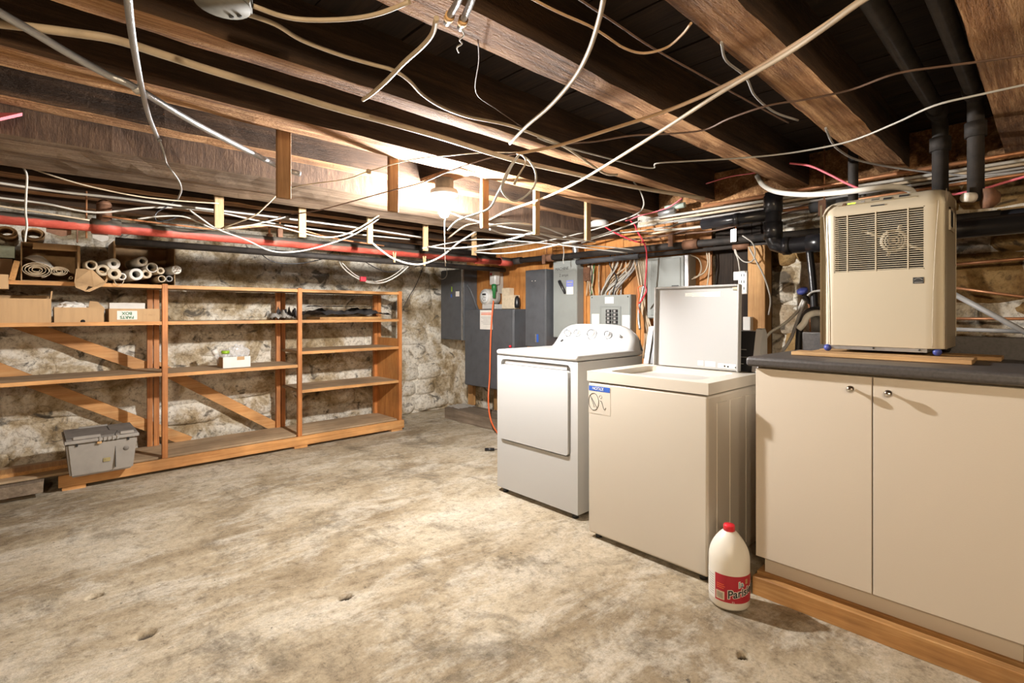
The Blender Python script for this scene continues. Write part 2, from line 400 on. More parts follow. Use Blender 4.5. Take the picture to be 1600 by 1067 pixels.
def rough_wall(name, fn, nu, nv, m='stone'):
    b = B(); b.grid(fn, nu, nv); return struct(b.obj(name, m, origin=(0, 0, 0)))
def bn(u, v, s): return .035*mnoise.noise(Vector((u*2.3, v*2.3, s)))+.02*mnoise.noise(Vector((u*6, v*6, s)))
wall_back = rough_wall('wall_back', lambda u, v: (XL+(XR+.2-XL)*u, YB+bn(u*8, v*2.3, 5)+.04*(v < .08), -.03+(ZD+.03)*v), 150, 44)
wall_right = rough_wall('wall_right', lambda u, v: (XR+bn(u*9, v*2.3, 15), YF+(YB+.1-YF)*u, -.03+(ZD+.03)*v), 150, 40)
M['stone_unseen'] = plain('raw_brown_stone', (.16, .12, .08), .9, var=.5, vs=4, bmp=.8, bs=12)  # dark tone chosen to cut bounced fill from the two unseen walls
wall_left = rough_wall('wall_left', lambda u, v: (XL+bn(u*9, v*2.3, 25), YF+(YB-YF)*u, -.03+(ZD+.03)*v), 90, 24, 'stone_unseen')
wall_front = rough_wall('wall_front', lambda u, v: (XL+(XR-XL)*u, YF+bn(u*8, v*2.3, 35), -.03+(ZD+.03)*v), 90, 24, 'stone_unseen')
# field stones, proud of the mortar
stone_meshes = []
for k in range(7):
    bm = bmesh.new(); bmesh.ops.create_cube(bm, size=2); bmesh.ops.subdivide_edges(bm, edges=bm.edges, cuts=3, use_grid_fill=True)
    for v in bm.verts:
        p = v.co.copy(); n8 = (abs(p.x)**5+abs(p.y)**5+abs(p.z)**5)**(1/5); p = p/n8
        p *= 1+.14*mnoise.noise(p*1.5+Vector((k*13, 0, 0)))+.05*mnoise.noise(p*4+Vector((k*7, 3, 0)))
        v.co = p*.5
    for f in bm.faces: f.smooth = True
    q = bpy.data.meshes.new('stone'); bm.to_mesh(q); bm.free(); q.materials.append(M['stone']); stone_meshes.append(q)
def stones(parent, a0, a1, place, seed, z1=2.05, meshes=None):
    meshes = meshes or stone_meshes
    rnd = random.Random(seed); z = .02
    while z < z1:
        h = rnd.uniform(.17, .28); a = a0-rnd.random()*.2
        while a < a1:
            wd = rnd.uniform(.24, .58); o = bpy.data.objects.new('stone', rnd.choice(meshes)); col.objects.link(o); o.parent = parent
            o.location, sc3 = place(a+wd/2, z+h/2, wd, h, rnd); o.scale = sc3
            o.rotation_euler = (rnd.uniform(-.06, .06), rnd.uniform(-.06, .06), rnd.uniform(-.06, .06)); a += wd+.012
        z += h+.008
stones(wall_back, -1.6, 3.95, lambda a, z, w_, h, r: ((a, YB+.064+r.uniform(-.012, .016), z), (w_*1.08, .18, h*1.12)), 3)
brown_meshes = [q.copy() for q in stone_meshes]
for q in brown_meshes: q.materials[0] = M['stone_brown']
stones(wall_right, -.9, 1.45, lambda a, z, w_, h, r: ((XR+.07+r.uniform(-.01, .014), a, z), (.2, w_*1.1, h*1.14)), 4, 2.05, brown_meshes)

# ceiling: deck boards above, joists below
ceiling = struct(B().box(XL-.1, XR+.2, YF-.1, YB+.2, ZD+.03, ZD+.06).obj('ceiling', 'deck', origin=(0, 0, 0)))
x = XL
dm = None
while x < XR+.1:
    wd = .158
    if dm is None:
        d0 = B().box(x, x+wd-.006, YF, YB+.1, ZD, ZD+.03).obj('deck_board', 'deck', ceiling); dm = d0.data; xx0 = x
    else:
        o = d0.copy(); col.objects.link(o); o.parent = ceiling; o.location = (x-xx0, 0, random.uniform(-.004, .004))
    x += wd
ZJ = 2.03
joists = [(.015, .172, 3.50), (.545, .677, 3.46), (1.04, 1.16, 3.48), (1.635, 1.727, 3.48), (2.125, 2.285, 3.92), (2.60, 2.71, 3.92)]
joists += [(3.62, 3.74, 3.92), (4.02, 4.15, 3.92), (4.5, 4.63, 3.92), (4.98, 5.12, 3.92)]
joists += [(y, y+.13, 3.5) for y in (-.5, -1.0, -1.52, -2.05, -2.6)]
for i, (y0, y1, xe) in enumerate(joists):
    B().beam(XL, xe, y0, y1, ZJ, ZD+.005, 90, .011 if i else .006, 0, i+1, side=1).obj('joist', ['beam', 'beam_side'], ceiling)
for i, (y0, y1) in enumerate(((2.725, 3.06), (3.08, 3.38))):
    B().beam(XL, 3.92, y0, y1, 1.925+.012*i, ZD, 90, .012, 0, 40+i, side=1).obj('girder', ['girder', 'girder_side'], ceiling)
B().beam(YF, 2.1, 3.53, 3.68, 2.0, ZD, 40, .006, 1, 50).obj('header', 'beam', ceiling)
# plank backing and studs of the panel wall
y = 1.86
for k in range(15):
    wd = random.uniform(.17, .24)
    if y > 4.95: break
    z0 = random.uniform(.62, .68) if y > 3.4 else .3
    part('backboard', 'ply', wall_right, 3.905, 3.93, y, y+wd-.006, z0, 2.0); y += wd
M['boards_dk'] = wood('tarred_boards', (.008, .005, .004), (.022, .014, .009), (.05, .032, .02), 2, 20, .05, .9, .5, .005, rnd=True)  # near-black wood for the boards beside the post
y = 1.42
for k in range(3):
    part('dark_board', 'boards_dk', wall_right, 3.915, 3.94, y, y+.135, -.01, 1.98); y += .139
for y in (1.95, 2.4, 2.9, 3.4, 3.9, 4.38, 4.86):
    part('stud', 'stud', wall_right, 3.905, 3.95, y, y+.09, .12, .66 if y > 3.4 else .3)
struct(B().beam(1.0, 4.98, 3.575, 3.89, -.01, .12, 50, .005, 1, 71).obj('trim_1', 'sill'))

# ------------------------------------------------------------------ LIGHT BULBS
def bulb(x, y, z, mat, label, chain):
    t = thing('light_bulb', label, 'light', (x, y, z+.068), None)
    B().lathe([(0, .06), (.078, .06), (.082, .05), (.078, .03), (.045, .022), (.03, 0), (0, 0)], (x, y, z+.068), n=28).obj('lamp_holder', 'ceramic', t)
    B().lathe([(0, .075), (.013, .075), (.014, .05), (.022, .03), (.03, .006), (.03, -.008), (.022, -.024), (.01, -.031), (0, -.032)], (x, y, z), n=20).obj('bulb', mat, t)
    if chain:
        B().tube([Vector((x+.03, y, z+.09)), at(695, 345, 'y', y), at(695, 385, 'y', y), at(696, 416, 'y', y)], .0022, 6).obj('pull_chain', 'nm_white', t)
    return t
bulb(1.755, 2.45, 1.836, 'bulb_cool', 'bare lit bulb in a white porcelain holder under the joist, pull chain hanging', True)
tag(B().lathe([(0, 0), (.052, 0), (.055, .004), (.055, .067), (0, .067)], (1.755, 2.45, 1.964), n=8, smooth=False).obj('fixture_box', 'boxgrey'), 'grey octagonal box above the lit bulb holder', 'electrical box')
B().box(1.69, 1.82, 2.22, 2.66, 2.031, 2.05).obj('cleat', 'beam', ceiling)
bulb(-.8, -.55, 1.885, 'bulb_warm', 'warm bare bulb under the near joists, closer of two to the cabinets', False)
bulb(-1.35, -1.85, 1.885, 'bulb_warm', 'warm bare bulb under the near joists, farther of two from the cabinets', False)

# ------------------------------------------------------------------ SHELF UNIT
sh = thing('shelving_unit', 'long three-bay shelving unit of orange stained pine against the stone wall', 'shelf', (1.3, 5.07, 0))
FY, BY = 4.82, 5.32
px_ = [-.29, .76, 1.81, 2.87]
for i, x in enumerate(px_):
    part('front_post', 'shelf_z', sh, x-.019, x+.019, FY-.018, FY+.02, .02, 1.475, bev=.002, seg=1)
    part('back_post', 'shelf_z', sh, x-.05, x-.012, BY-.04, BY, .02, 1.45)
    part('back_post', 'shelf_z', sh, x-.004, x+.034, BY-.04, BY, .02, 1.45)
def board(x0, x1, z, dz=0, zl=None):
    B().box(x0, x1, FY+.001, BY-.02, z-.022, z, bev=.0015, seg=1).obj('shelf', ['shelf_top'], sh)
    part('shelf_lip', 'shelf_x', sh, x0+.019, x1-.019, FY-.012, FY, z-.026, z+.001)
for k in range(3):
    a, b = px_[k], px_[k+1]
    board(a, b, 1.465)
    board(a, b, 1.178)
    part('bottom_board', 'shelf_top', sh, a, b, FY+.03, BY-.02, .092, .108)
board(px_[0], px_[1], .775); board(px_[1], px_[2], .765)
board(px_[2], px_[3], .885); board(px_[2], px_[3], .525)
part('base_rail', 'shelf_x', sh, .13, 2.9, FY-.045, FY-.019, .018, .102, bev=.003, seg=1)
part('support_block', 'shelf_x', sh, .15, .28, FY-.04, FY+.05, -.01, .018)
part('support_block', 'shelf_x', sh, 1.75, 1.87, FY-.04, FY+.05, -.01, .018)
part('support_block', 'shelf_x', sh, 2.75, 2.88, FY-.04, FY+.05, -.01, .018)
part('end_panel', 'ply', sh, 2.855, 2.868, FY+.02, BY, .1, .97)
def brace(p, q):
    p = at(*p, 'y', BY+.004); q = at(*q, 'y', BY+.004); d = (q-p).normalized(); n = Vector((-d.z, 0, d.x))*.045
    B().prism([p-n, q-n, q+n, p+n], (0, .02, 0)).obj('brace', 'lumber_x' if 'lumber_x' in M else 'shelf_x', sh)
brace((-45, 480), (252, 582)); brace((-20, 570), (296, 690)); brace((240, 570), (440, 672))
# loose lumber left of the unit
B().box(-1.2, .055, 4.74, 4.8, .03, .105, bev=.003, seg=1).box(-1.0, -.9, 4.74, 4.82, -.01, .03)
lm = B().box(-1.2, .055, 4.70, 4.785, .03, .1, bev=.003, seg=1, jit=.004).obj('lumber', 'sill'); tag(lm, 'grey weathered timber lying low at the far left before the shelving', 'timber')
lm = B().box(-.9, -.5, 4.7, 4.8, -.01, .03).obj('wood_block', 'sill'); tag(lm, 'wood block propping up the weathered timber at far left', 'block')
lm = B().box(-1.3, .3, 4.92, 5.08, .110, .135, rot=Matrix.Rotation(.07, 3, 'Z')).obj('plank', 'lumber_y'); tag(lm, 'loose orange plank on the bottom board behind the grey tote', 'plank')

# tote with attached lid
tt = thing('tote_box', 'grey plastic tote with a hinged flap lid hanging over the base rail', 'tote', (.36, 4.87, .108))
def taper(b, x0, x1, y0, y1, z0, z1, g):
    P = [(x0+g, y0+g, z0), (x1-g, y0+g, z0), (x1-g, y1-g, z0), (x0+g, y1-g, z0)]; Q = [(x0, y0, z1), (x1, y0, z1), (x1, y1, z1), (x0, y1, z1)]
    a = [b.bm.verts.new(p) for p in P]; c = [b.bm.verts.new(p) for p in Q]
    b.bm.faces.new(a[::-1]); b.bm.faces.new(c)
    for i in range(4): b.bm.faces.new((a[i], a[(i+1) % 4], c[(i+1) % 4], c[i]))
    es = [e for v in a+c for e in v.link_edges]
    bmesh.ops.bevel(b.bm, geom=list(set(es)), offset=.012, segments=2, affect='EDGES'); return b
taper(B(), .165, .56, 4.62, 5.02, .108, .345, .022).obj('tub', 'tote', tt)
B().box(.155, .57, 4.605, 5.03, .345, .368, bev=.004).obj('rim', 'tote', tt)
xm = .44
B().prism([(.165, 4.62, .368), (xm-.012, 4.62, .368), (xm+.012, 4.74, .368), (xm-.03, 4.8, .368), (xm-.03, 5.02, .368), (.165, 5.02, .368)], (0, 0, .012)).obj('lid_flap', 'tote_lid', tt)
B().prism([(xm-.006, 4.62, .368), (.56, 4.62, .368), (.56, 5.02, .368), (xm-.024, 5.02, .368), (xm-.024, 4.802, .368), (xm+.018, 4.742, .368)], (0, 0, .012)).obj('lid_flap', 'tote_lid', tt)
for x0, x1 in ((.2, .35), (.46, .54)): part('lid_ridge', 'tote', tt, x0, x1, 4.612, 4.632, .37, .392, bev=.003, seg=1)
part('lid_ridge', 'tote', tt, .25, .42, 5.0, 5.02, .37, .388)
for k in range(5): part('hinge_tab', 'tote', tt, .34+k*.025, .352+k*.025, 4.598, 4.612, .345, .372)
part('seam', 'black', tt, .4325, .4345, 4.621, 4.645, .14, .345, rot=Matrix.Rotation(-.085, 3, 'X'))
part('sticker', 'faded', tt, .365, .405, 4.628, 4.634, .19, .215, rot=Matrix.Rotation(-.085, 3, 'X'))
B().lathe([(.0, -.001), (.018, -.001), (.018, .002), (0, .002)], (.495, 4.6275, .265), (0, 1, .085), 20, sx=1).obj('oval_emblem', 'tote_lid', tt)
for x0 in (.215, .5): part('catch', 'black', tt, x0, x0+.012, 4.612, 4.63, .325, .345)
part('zip_tag', 'plank', tt, .33, .355, 4.6, 4.612, .328, .343)

# ------------------------------------------------------------------ SHELF CONTENTS
def carton(name, label, x0, x1, y0, y1, z0, z1, open_='top', back=0, group=None, mat='cardboard'):
    t = thing(name, label, 'box', ((x0+x1)/2, (y0+y1)/2, z0), group); th = .006
    sides = {'base': (x0, x1, y0, y1, z0, z0+th), 'front': (x0, x1, y0, y0+th, z0+th, z1), 'back': (x0, x1, y1-th, y1, z0+th, z1+back), 'left': (x0, x0+th, y0+th, y1-th, z0+th, z1), 'right': (x1-th, x1, y0+th, y1-th, z0+th, z1), 'top': (x0, x1, y0, y1-th, z1, z1+th)}
    for k, v in sides.items():
        if k == open_: continue
        B().box(*v).obj(k+'_panel', mat if k in ('front', 'right', 'left') or open_ != 'front' else 'kraft', t)
    return t
b1 = carton('cardboard_box', 'wide plain cardboard carton at the far left of the second shelf', -.42, .095, 4.83, 5.2, 1.178, 1.345, 'top', .03)
part('flap', 'cardboard', b1, .092, .1, 4.85, 5.15, 1.345, 1.40, rot=Matrix.Rotation(.1, 3, 'Y'))
b2 = carton('cardboard_box', 'shallow cardboard carton with crumpled paper, between two cartons on the second shelf', .11, .385, 4.83, 5.12, 1.178, 1.285)
B().lathe([(0, 0), (.014, 0), (.014, .001), (0, .001)], (.265, 4.8295, 1.184), (0, -1, 0), 12).obj('hand_hole', 'dark', b2)
b3 = carton('cardboard_box', 'shallow cardboard carton with an upside-down green label beside the second post', .415, .735, 4.83, 5.12, 1.178, 1.278)
part('label', 'paper', b3, .462, .585, 4.8285, 4.8298, 1.195, 1.262)
text('PARTS', .03, 'greenprint', (.522, 4.828, 1.213), (-1, 0, 0), (0, 0, -1), b3, fat=.0009)
text('BOX', .03, 'greenprint', (.522, 4.828, 1.243), (-1, 0, 0), (0, 0, -1), b3, fat=.0009)
text('~ nov', .03, 'kraft', (.665, 4.828, 1.232), (1, 0, 0), (0, .0, 1), b3, 'pencil_scrawl')
def crumple(name, label, cat, c, r, mat, seed, sq=(1, 1, 1), amp=.35):
    bm = bmesh.new(); bmesh.ops.create_icosphere(bm, subdivisions=4, radius=1)
    for v in bm.verts:
        p = v.co.copy(); v.co = p*(1+amp*abs(mnoise.noise(p*2.2+Vector((seed, 0, 0))))*1.6-amp*.4+amp*.3*mnoise.noise(p*6+Vector((0, seed, 0))))
        v.co = Vector((v.co.x*r*sq[0], v.co.y*r*sq[1], v.co.z*r*sq[2]))+Vector(c)
    b = B(); b.bm.free(); b.bm = bm; return tag(b.obj(name, mat), label, cat)
crumple('crumpled_paper', 'crumpled grey packing paper poking out of the middle carton', 'paper', (.21, 4.97, 1.275), .075, 'paper', 3, (1.3, 1.1, .7))
o = B().prism([(.29, 4.92, 1.2), (.37, 4.92, 1.2), (.40, 4.92, 1.275), (.355, 4.92, 1.33), (.31, 4.92, 1.335)], (0, .012, 0)).obj('kraft_flap', 'cardboard'); tag(o, 'folded kraft cardboard flap standing in the middle carton', 'cardboard')
tag(B().box(.43, .66, 5.0, 5.06, 1.184, 1.325, bev=.004).obj('foam_slab', 'paper'), 'white foam slab standing inside the green-labelled carton', 'foam')

# top shelf: open boxes with paper rolls
b4 = carton('cardboard_box', 'open-fronted dark cardboard box holding kraft rolls at the left of the top shelf', -.06, .245, 4.86, 5.22, 1.466, 1.73, 'front', 0, None, 'kraft')
part('flap', 'cardboard', b4, .0, .235, 4.852, 4.86, 1.69, 1.735); part('flap', 'cardboard', b4, .235, .25, 4.82, 4.87, 1.47, 1.73)
b5 = carton('cardboard_box', 'open-fronted cardboard box behind the pile of paper tubes on the top shelf', .45, .85, 4.93, 5.3, 1.466, 1.79, 'front', 0, None, 'kraft')
part('flap', 'cardboard', b5, .445, .458, 4.87, 4.93, 1.56, 1.79)
def spiral_roll(name, label, c, r0, r1, turns, L, ax, mat, sq=1.0, group=None, squash=1.0):
    ax = Vector(ax).normalized(); u = Vector((1, 0, 0)); u = (u-ax*u.dot(ax)).normalized(); v = ax.cross(u); c = Vector(c); n = int(turns*22)
    b = B(); ins, outs = [], []; th = .0022
    for i in range(n+1):
        a = 2*PI*turns*i/n; r = r0+(r1-r0)*i/n+.0015*math.sin(a*1.7)
        d = u*math.cos(a)*squash+v*math.sin(a)*sq
        ins.append([c+d*r, c+d*r+ax*L]); outs.append([c+d*(r+th), c+d*(r+th)+ax*L])
    vi = [[b.bm.verts.new(p) for p in q] for q in ins]; vo = [[b.bm.verts.new(p) for p in q] for q in outs]
    for i in range(n):
        for A, Bq in ((vi, vi), (vo, vo)):
            f = b.bm.faces.new((A[i][0], A[i+1][0], A[i+1][1], A[i][1])); f.smooth = True
        b.bm.faces.new((vi[i][0], vo[i][0], vo[i+1][0], vi[i+1][0])); b.bm.faces.new((vi[i][1], vi[i+1][1], vo[i+1][1], vo[i][1]))
    for i in (0, n): b.bm.faces.new((vi[i][0], vi[i][1], vo[i][1], vo[i][0]))
    return tag(b.obj(name, mat), label, 'paper roll', group)
def tube_roll(label, px, py, y, ro, ri, L, mat, dx=.0, dz=0, group='paper tubes piled on the top shelf', name='paper_tube'):
    c = at(px, py, 'y', y); ax = Vector((dx, 1, dz)).normalized()
    b = B(); b.lathe([(ri, .0), (ro*.97, -.001), (ro, .004), (ro*1.01, L*.3), (ro, L), (ri, L), (ri, 0)], c, ax, 20, cap=False)
    o = b.obj(name, mat)
    return tag(o, label, 'paper roll', group)
spiral_roll('kraft_roll', 'large loose brown kraft roll in the left open box', at(57, 424, 'y', 4.84)+Vector((0, 0, .012)), .012, .066, 4.2, .36, (0, 1, 0), 'paper_old', .78, None, 1.25)
spiral_roll('kraft_roll', 'smaller tight kraft roll right beside the large one in the left open box', at(92, 425, 'y', 4.84)+Vector((0, 0, .006)), .008, .045, 4.0, .34, (.05, 1, 0), 'paper_old', .7, None, 1.2)
b = B(); top = [(36, 402), (46, 398.5), (58, 397), (67, 399.5), (76, 407), (85, 417)]; low = [(38, 403), (46, 405), (54, 408.5), (62, 412.5), (70, 415.5), (84, 418)]
def cur(u, v):
    k = u*5; i = min(int(k), 4); f = k-i; q = [at(*t[i], 'y', 4.86).lerp(at(*t[i+1], 'y', 4.86), f) for t in (low, top)]
    return q[0].lerp(q[1], v)+Vector((0, -.012*math.sin(v*PI)+.06*v, 0))
b.grid(cur, 15, 5); bmesh.ops.solidify(b.bm, geom=b.bm.faces[:], thickness=.002)
tag(b.obj('paper_sheet', 'paper'), 'curled white paper sheet lying over the kraft rolls', 'paper')
spiral_roll('kraft_roll', 'thick brown roll lying on the left open box, nearest the frame edge', Vector((-.13, 4.80, 1.79)), .028, .047, 3.3, .42, (.0, 1, .02), 'kraft', .8, None, 1.15)
spiral_roll('kraft_roll', 'unrolling brown sheet lying on top of the left open box under the red pipe', Vector((.005, 4.80, 1.79)), .034, .052, 2.6, .42, (0, 1, 0), 'kraft', .8, None, 1.15)
tube_roll('tiny paper tube at the right corner of the left open box', 111, 434, 4.82, .011, .006, .3, 'paper_old')
rl = [(143, 414, .036, .024, 'paper_old', 'brown-rimmed tube leaning at the left of the tube pile'),
      (161, 422, .041, .023, 'paper_old', 'grey-mouthed tube second from the left of the pile'),
      (156, 433, .05, .038, 'kraft', 'wide dark-mouthed kraft tube lowest at the left of the pile'),
      (178, 412, .04, .017, 'paper', 'ragged white paper roll on the upper left of the pile'),
      (179, 427.5, .043, .02, 'paper_old', 'thick tan roll under the ragged white one'),
      (191, 432, .027, .018, 'paper', 'flattened white roll squeezed at the foot of the pile'),
      (213, 428.5, .045, .026, 'paper', 'broad cream tube in the middle of the pile'),
      (222.5, 408, .036, .02, 'paper', 'white tube lying topmost on the pile'),
      (229, 428, .035, .018, 'paper_old', 'tan-mouthed tube right of the broad cream tube'),
      (238, 418, .038, .031, 'paper', 'loosely wound bluish white roll, upper right of the pile'),
      (251, 423, .028, .015, 'paper_old', 'small tan roll half hidden under a white curl'),
      (253, 435.5, .027, .02, 'paper_old', 'dark-mouthed little tube low beside the post'),
      (264.5, 435.5, .024, .017, 'nm_grey', 'grey tube end resting right above the post'),
      (276, 421.5, .034, .0, 'paper', 'patterned wrapping paper roll at the far right of the pile')]
for px, py, ro, ri, m, lb in rl:
    o = tube_roll(lb, px, py, 4.76+random.uniform(0, .03), ro, max(ri, .001), .42, m, random.uniform(-.16, .02))
    if ri == 0:
        c = at(px, py, 'y', 4.759)
        for k in range(9):
            a = k*2.4; r = .024*math.sqrt((k+.5)/9)
            B().lathe([(0, 0), (.0045, 0), (.0045, .0012), (0, .0012)], c+Vector((r*math.cos(a), -.0, r*math.sin(a))), (0, -1, 0), 6).obj('printed_leaf', 'kraft_dk', o)
b = B(); Q = [at(px, py, 'y', yy) for px, py, yy in ((119, 420, 4.80), (143, 420, 4.78), (164, 440, 4.74), (147, 449, 4.70), (116, 440, 4.72))]
b.prism(Q, (0, .004, .002)); b.prism([at(px, py, 'y', yy) for px, py, yy in ((116, 440, 4.716), (140, 444, 4.70), (133, 455, 4.68), (118, 449, 4.69))], (0, .004, .002)); b.prism([at(px, py, 'y', yy) for px, py, yy in ((132, 455, 4.69), (147, 448, 4.70), (168, 439, 4.735), (160, 447, 4.71), (140, 456, 4.69))], (0, .004, .002))
tag(b.obj('torn_kraft_sheet', 'cardboard'), 'torn kraft cardboard sheet drooping over the top shelf edge', 'cardboard')
tag(B().tube([at(178, 436, 'y', 4.78), at(181, 443, 'y', 4.775), at(187, 446, 'y', 4.77), at(192, 442, 'y', 4.775), at(194, 436, 'y', 4.78)], .0022, 5).obj('ribbon_loop', 'paper_old'), 'little tan ribbon loop hanging off the top shelf edge', 'ribbon')
tag(B().box(-.33, -.09, 4.86, 5.15, 1.62, 1.70).obj('book', 'greenish'), 'pale green cloth-covered book at the top left edge of frame', 'book')
tag(B().box(-.30, -.1, 4.88, 5.2, 1.466, 1.615, bev=.004).obj('carton', 'kraft_dk'), 'dark brown carton under the pale green book', 'box')
tag(B().box(-.105, -.075, 4.8, 5.1, 1.466, 1.60, rot=Matrix.Rotation(.2, 3, 'Y')).obj('board', 'lumber_y'), 'tilted brown board leaning left of the kraft rolls', 'board')
tag(B().box(-.33, -.118, 4.74, 4.86, 1.405, 1.5).obj('carton', 'cardboard'), 'pale cardboard flap box overhanging the top shelf at far left', 'box')
# bay two and three contents
wb = carton('white_box', 'small white open box with plastic bag on the middle bay shelf', 1.2, 1.42, 4.93, 5.12, .766, .86, 'top', 0, None, 'paper')
part('notch', 'cardboard', wb, 1.31, 1.37, 4.9285, 4.9298, .83, .86)
part('side_print', 'cardboard', wb, 1.1985, 1.2, 4.935, 5.115, .77, .855)
crumple('plastic_bag', 'crumpled clear plastic bag bulging out of the small white box', 'bag', (1.345, 5.03, .885), .08, 'film', 9, (1.1, .8, .9))
gb = thing('jar', 'clear jar with a lime green lid standing in the small white box', 'jar', (1.24, 5.02, .776))
B().lathe([(0, 0), (.03, 0), (.03, .1), (.024, .11), (0, .11)], (1.24, 5.02, .776), n=20).obj('jar_body', 'film', gb)
B().lathe([(0, .11), (.032, .11), (.032, .135), (0, .135)], (1.24, 5.02, .776), n=20).obj('lid', 'lime', gb)
tb = thing('bottle', 'small bottle with a white cap tilted left in the white box', 'bottle', (1.2, 5.06, .776))
B().lathe([(0, 0), (.022, 0), (.022, .1), (.018, .115), (0, .115)], (1.225, 5.07, .78), (-.45, 0, 1), 18).obj('bottle_body', 'film', tb)
B().lathe([(0, .112), (.024, .112), (.024, .155), (0, .155)], (1.225, 5.07, .78), (-.45, 0, 1), 18).obj('cap', 'paper', tb)
def sheets(name, label, cat, x0, x1, y0, y1, z, mat, seed, amp=.012, nu=24, nv=10, th=.006):
    b = B(); b.grid(lambda u, v: Vector((x0+(x1-x0)*u, y0+(y1-y0)*v+.02*mnoise.noise(Vector((u*3, seed, 0))), z+th+amp*abs(mnoise.noise(Vector((u*4, v*3, seed))))+amp*.5*abs(mnoise.noise(Vector((u*11, v*9, seed)))))), nu, nv)
    bmesh.ops.solidify(b.bm, geom=b.bm.faces[:], thickness=th); return tag(b.obj(name, mat), label, cat)
sheets('paper_stack', 'flat white paper stack on the second shelf of the middle bay', 'paper', 1.4, 1.62, 4.85, 5.15, 1.18, 'paper', 3, .004, th=.026)
sheets('crumpled_cloth', 'rumpled white cloth beside the third post on the second shelf', 'cloth', 1.58, 1.79, 4.85, 5.12, 1.18, 'paper', 8, .1, th=.008)
sheets('dark_rag', 'dark rumpled rag right behind the third post on the second shelf', 'cloth', 1.72, 1.9, 5.0, 5.2, 1.18, 'news', 5, .14, th=.008)
tag(B().box(2.02, 2.68, 4.86, 5.2, 1.18, 1.205, bev=.002, seg=1).obj('orange_board', 'lumber_y'), 'flat orange board under the newspapers in the right bay', 'board')
sheets('newspapers', 'crumpled dark newspaper spread over the orange board', 'newspaper', 1.86, 2.8, 4.87, 5.25, 1.206, 'news', 12, .1, th=.014)
sheets('newspapers', 'topmost folded black newspaper of the right bay pile', 'newspaper', 2.0, 2.66, 4.9, 5.2, 1.29, 'foam', 14, .016, th=.016)
sheets('paper_scrap', 'white scrap of paper lying on the topmost black newspaper', 'paper', 2.2, 2.34, 4.895, 5.1, 1.318, 'paper', 4, .004, th=.003)

# ------------------------------------------------------------------ DRYER
DX, DY0, DY1 = 2.385, 1.965, 2.692
dr = thing('dryer', 'white clothes dryer with curved knob console, left of the open washer', 'dryer', (2.74, (DY0+DY1)/2, 0))
b = B()
outer = [(DY0, .03), (DY1, .03), (DY1, .95), (DY0, .95)]
hole = rrect(2.02, 2.655, .365, .928, .035)
bm = b.bm
# front skin with a recess for the door and its pull
ov = [bm.verts.new((DX, y, z)) for y, z in outer]; hv = [bm.verts.new((DX, y, z)) for y, z in hole]
hb = [bm.verts.new((DX+.03, y, z)) for y, z in hole]
n = len(hv)
for i in range(n): bm.faces.new((hv[i], hv[(i+1) % n], hb[(i+1) % n], hb[i]))
bm.faces.new(hb)
e = [bm.edges.new((ov[i], ov[(i+1) % 4])) for i in range(4)]+[bm.edges.get((hv[i], hv[(i+1) % n])) for i in range(n)]
bmesh.ops.triangle_fill(bm, edges=e, use_beauty=True)
bk = [bm.verts.new((3.08, y, z)) for y, z in outer]
for i in range(4): bm.faces.new((ov[i], ov[(i+1) % 4], bk[(i+1) % 4], bk[i]))
bm.faces.new(bk)
b.obj('body', 'white', dr)
B().prism([(DX-.014, y, z) for y, z in rrect(2.032, 2.643, .376, .89, .02)], (.03, 0, 0)).obj('door', 'white', dr)
part('door_pull', 'tub', dr, DX+.012, DX+.03, 2.06, 2.62, .893, .92)
# top with rolled front edge, console flowing out of it
B().box(DX-.01, 3.085, DY0-.004, DY1+.004, .953, .992, bev=.016, seg=3).obj('top', 'white', dr)
def cons(u, v):
    s = u*2-1; e = (max(0, 1-abs(s)**4.5))**.5
    y = DY0+(DY1-DY0)*u
    prof = [(2.80, .985), (2.86, .988), (2.90, 1.0), (2.925, 1.03), (2.98, 1.13), (2.995, 1.152), (3.02, 1.164), (3.06, 1.164), (3.082, 1.15), (3.084, .96)]
    k = v*(len(prof)-1); i = min(int(k), len(prof)-2); f = k-i
    x = prof[i][0]*(1-f)+prof[i+1][0]*f; z = prof[i][1]*(1-f)+prof[i+1][1]*f
    return Vector((x+.05*(1-e)*(z > .985)*(1 if x < 3.05 else 0), y, .98+(z-.98)*e if z > .98 else z))
B().grid(cons, 60, 27).obj('console', 'white', dr)
nrm = Vector((-.876, 0, .482)).normalized()
def onpanel(px, py):   # point on the sloping knob panel
    r = Vector(ray(px, py)); p0 = Vector((2.9525, 2.3, 1.08)); o = Vector((0, 0, CH))
    return o+r*((p0-o).dot(nrm)/r.dot(nrm))
for px, py, r in ((888.5, 521.5, .0235), (903.5, 521.5, .0235), (926, 523, .036), (951.5, 524, .0255)):
    c = onpanel(px, py)
    k = B().lathe([(0, .032), (r*.72, .032), (r*.78, .028), (r*.86, .006), (r, .004), (r, -.004), (0, -.004)], c, nrm, 28).obj('knob', 'white', dr)
    ax = nrm; u = Vector((0, 1, 0)); v = ax.cross(u)
    pts = [c+nrm*.0325+(u*math.cos(a)+v*math.sin(a))*r*.7 for a in [math.radians(q) for q in range(-120, 61, 15)]]
    B().tube(pts, .0032, 5).obj('knob_mark', 'ink', k)
    B().lathe([(r*.98, .012), (r*1.04, .012), (r*1.1, .0), (r*.98, 0), (r*.98, .012)], c, nrm, 28, cap=False).obj('knob_skirt', 'steel', k)  # grey ring added to imitate the shadow edge round each knob
    pts = [c+nrm*.001+(u*math.cos(a)+v*math.sin(a))*r*1.12 for a in [math.radians(q) for q in range(-20, 100, 15)]]
    B().tube(pts, .0018, 4).obj('dial_arc', 'ink', dr)
